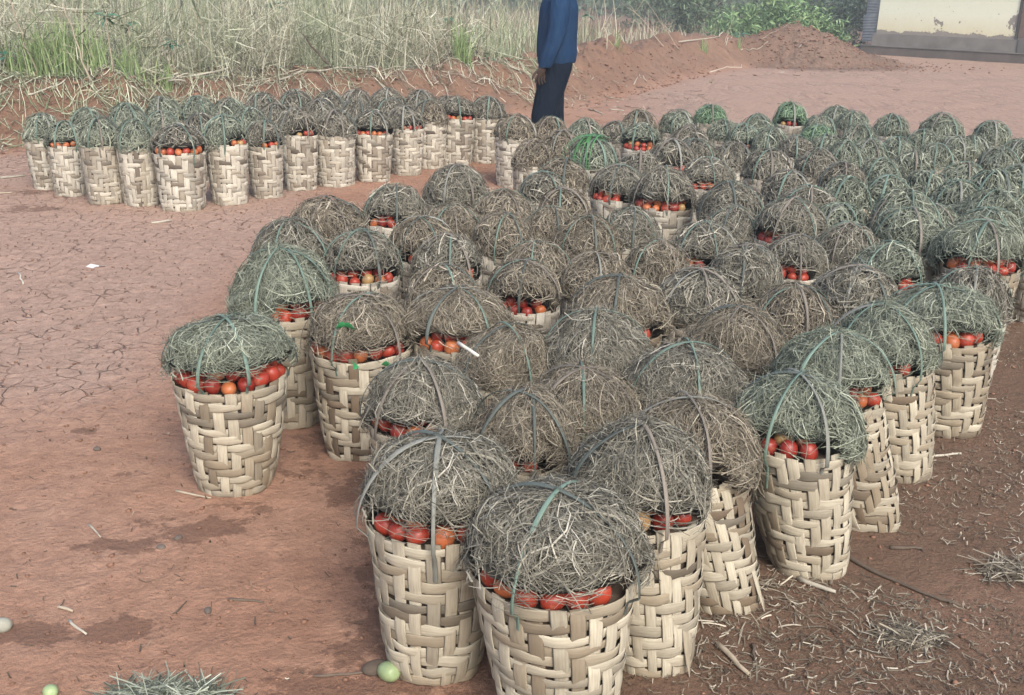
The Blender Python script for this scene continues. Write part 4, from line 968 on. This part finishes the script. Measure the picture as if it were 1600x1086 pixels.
# fallen sticks: photo points laid on the terrain
G_SK = 'fallen sticks on the bank and yard'
sticks = [(((426,91),(360,108),(284,122),(225,112),(180,121)),.016,0,'long pale stick lying bent along the top of the bank'), (((432,127),(510,112),(588,105)),.016,0,'long pale stick on the bank right of the brown stem'),
 (((42,152),(80,138),(102,128)),.010,0,'pale stick slanting over the straw at far left'), (((36,128),(100,118),(170,146)),.008,1,'thin dark stick crossing the left straw'), (((205,137),(236,162)),.010,0,'pale stick lying down the bank towards the left baskets'),
 (((163,154),(190,163)),.009,0,'short pale stick above the left baskets'), (((118,152),(150,146),(172,147)),.008,0,'curved stick on the left bank straw'), (((776,92),(812,112)),.015,0,'white ended stick on the bank left of the person'),
 (((800,100),(836,105)),.008,0,'curved thin stick touching the person from behind'), (((1060,66),(1125,58)),.014,0,'pale stick lying behind the bank'), (((1124,56),(1141,36)),.013,0,'short pale stick pointing up right behind the bank'),
 (((1157,79),(1182,79),(1200,66)),.016,0,'bent grey branch at the left foot of the mound'), (((1110,113),(1135,105),(1158,106),(1159,101)),.011,0,'curved pale stick with hooked end on the yard'), (((1134,72),(1144,58)),.009,0,'small pale stick beside the brush'),
 (((944,151),(975,157)),.010,0,'short stick lying right of the person'), (((905,157),(907,149)),.010,0,'tiny upright chip of wood right of the person'), (((990,133),(996,122)),.011,0,'curved white stick on the bank slope'),
 (((920,172),(940,178)),.013,0,'white stick on the yard behind the domes'), (((952,172),(975,174)),.011,0,'second white stick on the yard behind the domes'), (((1248,75),(1260,66)),.012,0,'forked white stick on the face of the mound'),
 (((0,280),(40,276)),.012,0,'pale stick at the left edge level with the far group'), (((237,350),(268,346)),.009,0,'small pale stick on the yard below the far group'), (((0,303),(20,302)),.008,0,'short stick at the left edge of the yard'),
 (((30,428),(36,446)),.007,0,'short white stick on the yard at left'), (((1122,1012),(1168,1058)),.009,0,'flat split wood piece at the lower right'), (((1318,872),(1380,905),(1440,930),(1500,950)),.007,1,'long dark stick on the littered ground at right'),
 (((1245,909),(1308,932)),.009,0,'pale wood splinter near the dark collared basket'), (((357,941),(410,942)),.004,1,'thin dark twig on the lower left ground'), (((273,963),(292,944)),.003,1,'short dark twig on the lower left ground'),
 (((108,973),(136,993)),.004,0,'pale straw stalk at the lower left'), (((92,950),(114,960)),.005,0,'small wood chip at the lower left'), (((140,824),(158,843)),.0035,0,'pale stalk on the damp patch left of the lone basket'),
 (((490,1060),(560,1057),(600,1052)),.004,1,'dark twig beside the pale green fruit'), (((1390,860),(1440,862)),.006,1,'dark flat chip on the littered ground at right'), (((275,770),(330,782)),.004,0,'straw stalk at the foot of the lone basket'),
 (((1175,1010),(1180,1040)),.006,1,'curved dark bark piece at the lower right'), (((1450,716),(1500,712)),.006,0,'pale splinter on the ground by the flank baskets')]
for pts, r_, dk, lb in sticks:
    P = [hit(*q, 2.0) for q in pts]; Q = []
    for a, b_ in zip(P[:-1], P[1:]):
        for s in np.linspace(0, 1, 5)[:-1]: Q.append(a.lerp(b_, float(s)))
    Q.append(P[-1]); Q = np.array(Q); Q[:, :2] += rng.normal(0, r_ * .35, (len(Q), 2))
    stick_obj('fallen_stick', Q, r_, r_ * .65, STICKD if dk else (PALE if 'white' in lb or 'pale' in lb else STICK), lb, 'stick', G_SK, 0, True)
# curled roots on the bank
for i, (x, y) in enumerate(((250, 130), (268, 138), (285, 134), (258, 142), (278, 145))):
    p = hit(x, y); a = np.linspace(0, 4.2 + i * .4, 10); rr_ = .13 - .06 * a / 5
    Q = np.stack([p.x + rr_ * np.cos(a + i), p.y + .1 * np.sin(a + i) * .6, p.z + .05 + .09 * np.abs(np.sin(a * .7 + i))], -1)
    stick_obj('curled_root', Q, .011, .005, PALE, ['first', 'second', 'third', 'fourth', 'fifth'][i] + ' of the curled pale roots on the bank behind the left baskets', 'root', 'curled roots on the bank')
# plants with leaves
LEAFM = flat_mat('weed_leaf', (.055, .16, .10), .55, .4, 8); LEAFY = flat_mat('bright_leaf', (.22, .36, .06), .5, .3, 8); LEAFT = flat_mat('teal_leaf', (.04, .17, .12), .5, .4, 8)
def leaf_mesh(L, W_, matl, droop=.3):
    s = np.linspace(0, 1, 6); w_ = W_ * np.sin(np.pi * s ** .8) * .5 + .001
    P = np.stack([s * L, 0 * s, -droop * L * s ** 2], -1); V = np.stack([P + np.stack([0 * s, -w_, w_ * .35], -1), P, P + np.stack([0 * s, w_, w_ * .35], -1)], 1).reshape(-1, 3)
    i = np.arange(5)[:, None] * 3; j = np.arange(2)[None]; F = np.stack([i + j, i + j + 1, i + j + 4, i + j + 3], -1).reshape(-1, 4)
    return mesh_np('leaf', V, F, matl, smooth=True)
def rosette(x, y, foot, L, n, label, matl, narrow=.2):
    p = hit(*foot); q = at_dist(x, y, p.y + .05)
    root = bpy.data.objects.new('leafy_weed', None); col.objects.link(root); root.location = p
    tag(root, label, 'weed', 'leafy weeds in the field')
    V, F = tube(bent((0, 0, -.03), q - p, 6, .04), np.linspace(.009, .005, 6), 6); link('stem', mesh_np('stem', V, F, STICK, smooth=True), root)
    lm_ = leaf_mesh(L, L * narrow, matl)
    for k in range(n):
        o = link('leaf', lm_, root, q - p + Vector((0, 0, rng.uniform(-.05, .03)))); o.rotation_euler = (rng.normal(0, .3), rng.uniform(-.5, .35), k * 6.283 / n + rng.normal(0, .2)); f = rng.uniform(.7, 1.15); o.scale = (f, f, f)
for a in (((430, 6), (424, 88), .22, 16, 'weed with a big green rosette of narrow leaves at the top edge', LEAFM), ((165, 24), (176, 112), .17, 11, 'weed with green drooping leaves high in the left field', LEAFM),
          ((640, 22), (636, 86), .17, 11, 'weed with green leaves in the middle of the field', LEAFM), ((702, 30), (700, 86), .12, 9, 'small leafed weed above the upright tuft', LEAFM), ((200, 40), (206, 112), .12, 8, 'smaller weed right of the drooping one', LEAFM),
          ((268, 66), (272, 108), .14, 9, 'low leafy weed in the left field', LEAFM), ((1155, 54), (1158, 62), .26, 22, 'low teal green plant left of the mound', LEAFT, .14), ((10, 82), (12, 112), .14, 10, 'dark green weed at the left edge', LEAFT),
          ((448, 66), (452, 96), .14, 5, 'seedling with yellow green leaves left of the brown stem', LEAFY, .35), ((280, 96), (284, 108), .10, 5, 'pale green seedling beside the long pale stick', LEAFY, .35), ((920, 22), (918, 70), .15, 9, 'green leafed weed right of the person', LEAFM),
          ((768, 88), (770, 102), .08, 8, 'small green plant at the end of the dark bent stem', LEAFM), ((440, 105), (442, 118), .07, 7, 'tiny green plant beside the brown leaning stem', LEAFM), ((68, 150), (70, 157), .07, 6, 'tiny green plant on the straw at left', LEAFT)):
    rosette(a[0][0], a[0][1], a[1], a[2], a[3], a[4], a[5], *(a[6:]))
# bushes behind
bm1, t, b = mat('bush_leaves', .7); t.links.new(ramp(t, attr(t, 'rnd'), [(0, (.06, .11, .05)), (.5, (.14, .24, .10)), (1, (.25, .36, .18))]), b.inputs['Base Color'])
bm2, t, b = mat('dark_bush_leaves', .7); t.links.new(ramp(t, attr(t, 'rnd'), [(0, (.04, .065, .04)), (.5, (.085, .125, .08)), (1, (.15, .2, .125))]), b.inputs['Base Color'])
def bush(p, rx, rz, n, leaf, label, matl, seed, grp='bushes behind the bank'):
    g = np.random.default_rng(seed); root = bpy.data.objects.new('bush', None); col.objects.link(root); root.location = p; tag(root, label, 'bush', grp)
    cl = g.normal(0, .55, (14, 3)) * [rx, rx * .8, rz * .5] + [0, 0, rz * .55]; cl[:, 2] = np.abs(cl[:, 2])
    c_ = cl[g.integers(0, 14, n)] + g.normal(0, .2, (n, 3)) * [rx, rx, rz]; c_[:, 2] = np.abs(c_[:, 2]) + .01
    dv = nrm(g.normal(size=(n, 3)) + [0, 0, .5]); L = leaf * g.uniform(.6, 1.6, n)[:, None]
    P = np.stack([c_, c_ + dv * L * .5, c_ + dv * L - [0, 0, .15] * L], 1); S = nrm(np.cross(dv, g.normal(size=(n, 3))))[:, None] + 0 * P
    V, F, r_ = ribbons(P, S, np.tile([.2, 1, .15], (n, 1)) * leaf * .16, g.random(n)); tag(link('foliage', mesh_np('foliage', V, F, matl, rnd=r_), root), kind='stuff')
    for k in range(4):
        V, F = tube(bent((0, 0, -.05), cl[k], 5, .1), np.linspace(.03, .012, 5) * rz, 6); link('branch', mesh_np('branch', V, F, STICKD, smooth=True), root)
for i, (x, Y, rx, rz, n, lb, m_) in enumerate([(1218, 29, .85, .95, 3200, 'feathery green bush just behind the mound', bm1), (1172, 33, .9, .7, 1700, 'green bush left of the feathery bush behind the mound', bm1), (1262, 30, .8, .9, 2200, 'green bush between the mound and the iron sheets', bm1), (1140, 38, 1.1, .8, 1800, 'far green bush at the top edge left of the mound bushes', bm1),
    (1082, 36, .8, 1.9, 2600, 'tall dark shrub at the top edge right of the person', bm2), (1296, 36, 1.5, 1.6, 3200, 'dark bush at the top edge beside the iron sheets', bm2), (1020, 40, 1.2, 1.6, 2000, 'dark shrub far off at the top edge', bm2)]):
    p = at_dist(x, 60, Y); p.z = zat(p.x, p.y); bush(p, rx, rz, n, .16, lb, m_, 200 + i)
# far growth closing the view
g_ = np.random.default_rng(77); n = 60000; a = R(90) + g_.uniform(-1.0, 1.0, n); rad = g_.uniform(62, 80, n); hz = 2.2 + 1.2 * fbm(a * 9, 0 * a, 3., 4)
c_ = np.stack([rad * np.cos(a), rad * np.sin(a), height(rad * np.cos(a), rad * np.sin(a)) + g_.random(n) ** .8 * hz], -1); dv = nrm(g_.normal(size=(n, 3)) + [0, 0, .6]); L = .34 * g_.uniform(.5, 1.6, n)[:, None]
P = np.stack([c_, c_ + dv * L * .5, c_ + dv * L], 1); S = nrm(np.cross(dv, g_.normal(size=(n, 3))))[:, None] + 0 * P
V, F, r_ = ribbons(P, S, np.tile([.3, 1, .2], (n, 1)) * .12, g_.random(n))
tag(link('far_woods', mesh_np('far_woods', V, F, bm2, rnd=r_)), 'distant belt of dark trees and scrub beyond the field', 'woods', kind='stuff')

# ------------------------------------------------------------ loose things near the baskets
def fruit(name, p, r, c0, label, cat, sq=(1, 1, 1.15), rot=(1.2, .3, .5)):
    V = []; 
    me = TOMM[0].copy(); me.materials.clear(); me.materials.append(c0); o = link(name, me); f = r / .0265
    o.location = p; o.scale = (f * sq[0], f * sq[1], f * sq[2]); o.rotation_euler = rot; tag(o, label, cat); return o
GRF = flat_mat('pale_green_fruit', (.27, .35, .18), .35, .2, 18)
p, _ = gp(608, 1062); fruit('green_fruit', p + Vector((0, 0, .024)), .027, GRF, 'pale green fruit lying at the foot of the second nearest basket', 'fruit')
p, _ = gp(80, 1088); fruit('green_fruit', p + Vector((0, 0, .014)), .018, GRF, 'small green fruit cut by the bottom edge at lower left', 'fruit')
p, _ = gp(4, 984); fruit('round_stone', p + Vector((0, 0, .014)), .022, flat_mat('grey_stone', (.3, .3, .25), .7, .4, 20), 'pale round stone on damp earth at the left edge', 'stone', (1.2, 1, .8))
p, _ = gp(588, 1050); fruit('earth_clod', p + Vector((0, 0, .012)), .026, STICKD, 'dark clod beside the pale green fruit', 'clod', (1.4, 1, .6), (0, 0, .4))
for i, (x, y, lb) in enumerate(((252, 858, 'grey stone on the damp patch below the lone basket'), (279, 843, 'grey stone at the right of the damp patch'), (325, 957, 'small dark stone on the lower left ground'), (152, 704, 'small dark clod left of the lone basket'))):
    p, _ = gp(x, y); fruit('small_stone', p + Vector((0, 0, .006)), .011, flat_mat('stone_%d' % i, (.12, .10, .085), .9, .4, 30), lb, 'stone', (1.3, 1, .7), (0, 0, i))
# paper scrap
V = np.array([(0, 0, .004), (.07, .01, .012), (.10, .05, .004), (.03, .045, .02), (.13, .015, .02), (.05, -.02, .004)]); me = bpy.data.meshes.new('paper_scrap'); me.from_pydata(V.tolist(), [], [(0, 5, 1, 3), (1, 4, 2, 3)]); me.materials.append(flat_mat('white_paper', (.7, .7, .68), .7))
o = link('paper_scrap', me); p, _ = gp(130, 420); o.location = p; s_ = o.modifiers.new('s', 'SOLIDIFY'); s_.thickness = .001; tag(o, 'crumpled white scrap on the cracked ground at left', 'litter')
# bundle of straws (heaps on the ground)
def straw_heap(p, rx, ry, hgt, n, wid, matl, label, seed, L=.16, name='straw_heap'):
    g = np.random.default_rng(seed); a = g.random(n) * 6.28; rr_ = np.sqrt(g.random(n)); cx, cy = rr_ * np.cos(a) * rx, rr_ * np.sin(a) * ry
    z0 = hgt * (1 - rr_ ** 2) * g.random(n) ** .5 + .006; b_ = g.random(n) * 6.28; l = L * g.uniform(.3, 1.1, n); s = np.linspace(-.5, .5, 4)
    P = np.stack([cx[:, None] + np.cos(b_)[:, None] * s * l[:, None], cy[:, None] + np.sin(b_)[:, None] * s * l[:, None], z0[:, None] + g.normal(0, .2, n)[:, None] * s * l[:, None] + .0 - (s ** 2)[None] * l[:, None] * .3], -1)
    P[..., 2] = np.maximum(P[..., 2], .003); S = nrm(np.stack([-np.sin(b_), np.cos(b_), g.normal(0, .6, n)], -1))[:, None] + 0 * P
    V, F, r_ = ribbons(P, S, (wid * g.uniform(.5, 1.5, n))[:, None] * np.ones((1, 4)) * .5, .2 + .8 * g.random(n))
    o = link(name, mesh_np(name, V, F, matl, rnd=r_)); o.location = p; tag(o, label, 'straw heap'); return o
straw_heap(gp(265, 1096)[0], .15, .055, .03, 520, .0024, HAY['green'], 'heap of cut grey green grass at the bottom edge', 1)
straw_heap(gp(1420, 998)[0], .09, .05, .02, 260, .003, HAY['brown'], 'small combed tuft of pale straw at lower right', 2, .12)
straw_heap(gp(1590, 895)[0], .12, .06, .02, 170, .0026, HAY['brown'], 'loose straw with green blades at the right edge', 3, .18)
straw_heap(gp(1225, 970)[0], .5, .28, .006, 420, .003, HAY['brown'], 'thin scatter of straw before the right flank baskets', 4, .08)
# white stick on the hay
a, _ = gp(716, 536, .555); b_, _ = gp(747, 556, .545)
stick_obj('white_stick', bent(a, b_, 4, .0), .0055, .005, flat_mat('white_peel', (.55, .53, .47), .6), 'short white stick lying between two hay domes', 'stick', None)
# leaves on one dome
q = [k for k in BK if (k['x'], k['y']) == (560, 465)][0]
for nm, pts, lb in (('leaf_sprig', ((532, 502), (538, 510), (528, 512)), 'sprig of bright green leaves on the hay of a left basket'), ('leaf_sprig', ((554, 566), (598, 570)), 'two green leaves at the hem of the leafy hay dome')):
    root = None
    for k, (x, y) in enumerate(pts):
        v = ray(x, y); zt_ = .52 if y < 540 else .435; tt = (zt_ - CAM_H) / v.z; p = v * tt + Vector((0, 0, CAM_H))
        if root is None: root = bpy.data.objects.new(nm, None); col.objects.link(root); root.location = p; tag(root, lb, 'leaves')
        o = link('leaf', leaf_mesh(.045, .034, flat_mat('fresh_leaf', (.05, .33, .12), .45), .2), root, p - root.location + Vector((0, -.03, .012))); o.rotation_euler = (-.9, .1, -1.2 + k * 1.1)
# long green blades
q = [k for k in BK if (k['x'], k['y']) == (927, 216)][0]; g_ = np.random.default_rng(5)
root = bpy.data.objects.new('grass_bunch', None); col.objects.link(root); root.location = (q['P'][0], q['P'][1], RIM_Z * q['s']); tag(root, 'bunch of long fresh green grass blades laid over a back dome', 'grass blades')
for k in range(16):
    a0 = R(200) + g_.normal(0, .5); ph = np.linspace(-.6, 1.75, 9) + g_.normal(0, .15); P = []
    for v in ph:
        d3 = dome(np.array(abs(v)), np.array(a0 if v > 0 else a0 + math.pi), .014 + .004 * g_.random()); P.append(d3)
    P = np.array(P) * q['s'] + [g_.normal(0, .03), g_.normal(0, .03), .012]
    T = nrm(np.gradient(P, axis=0)); S = nrm(np.cross(T, P)); V, F, r_ = ribbons(P[None], S[None], np.linspace(.008, .002, 9)[None], np.array([.3]))
    link('blade', mesh_np('blade', V, F, flat_mat('blade_green', (.07, .20, .075), .5) if k == 0 else bpy.data.materials['blade_green'], rnd=r_), root)

# ------------------------------------------------------------ haze
me = bpy.data.meshes.new('haze'); x0, x1, y0, y1, z0, z1 = -510, 510, -510, 510, -1.2, 17
me.from_pydata([(x, y, z) for x in (x0, x1) for y in (y0, y1) for z in (z0, z1)], [], [(0, 1, 3, 2), (4, 6, 7, 5), (0, 4, 5, 1), (2, 3, 7, 6), (0, 2, 6, 4), (1, 5, 7, 3)])
hm = bpy.data.materials.new('thin_haze'); hm.use_nodes = True; t = hm.node_tree; t.nodes.clear(); out = t.nodes.new('ShaderNodeOutputMaterial'); pv = t.nodes.new('ShaderNodeVolumePrincipled')
pv.inputs['Color'].default_value = (.86, .94, .96, 1); pv.inputs['Density'].default_value = .0035; t.links.new(pv.outputs[0], out.inputs['Volume']); me.materials.append(hm)
tag(link('haze', me), 'thin pale daylight haze over the yard', 'haze', kind='stuff')
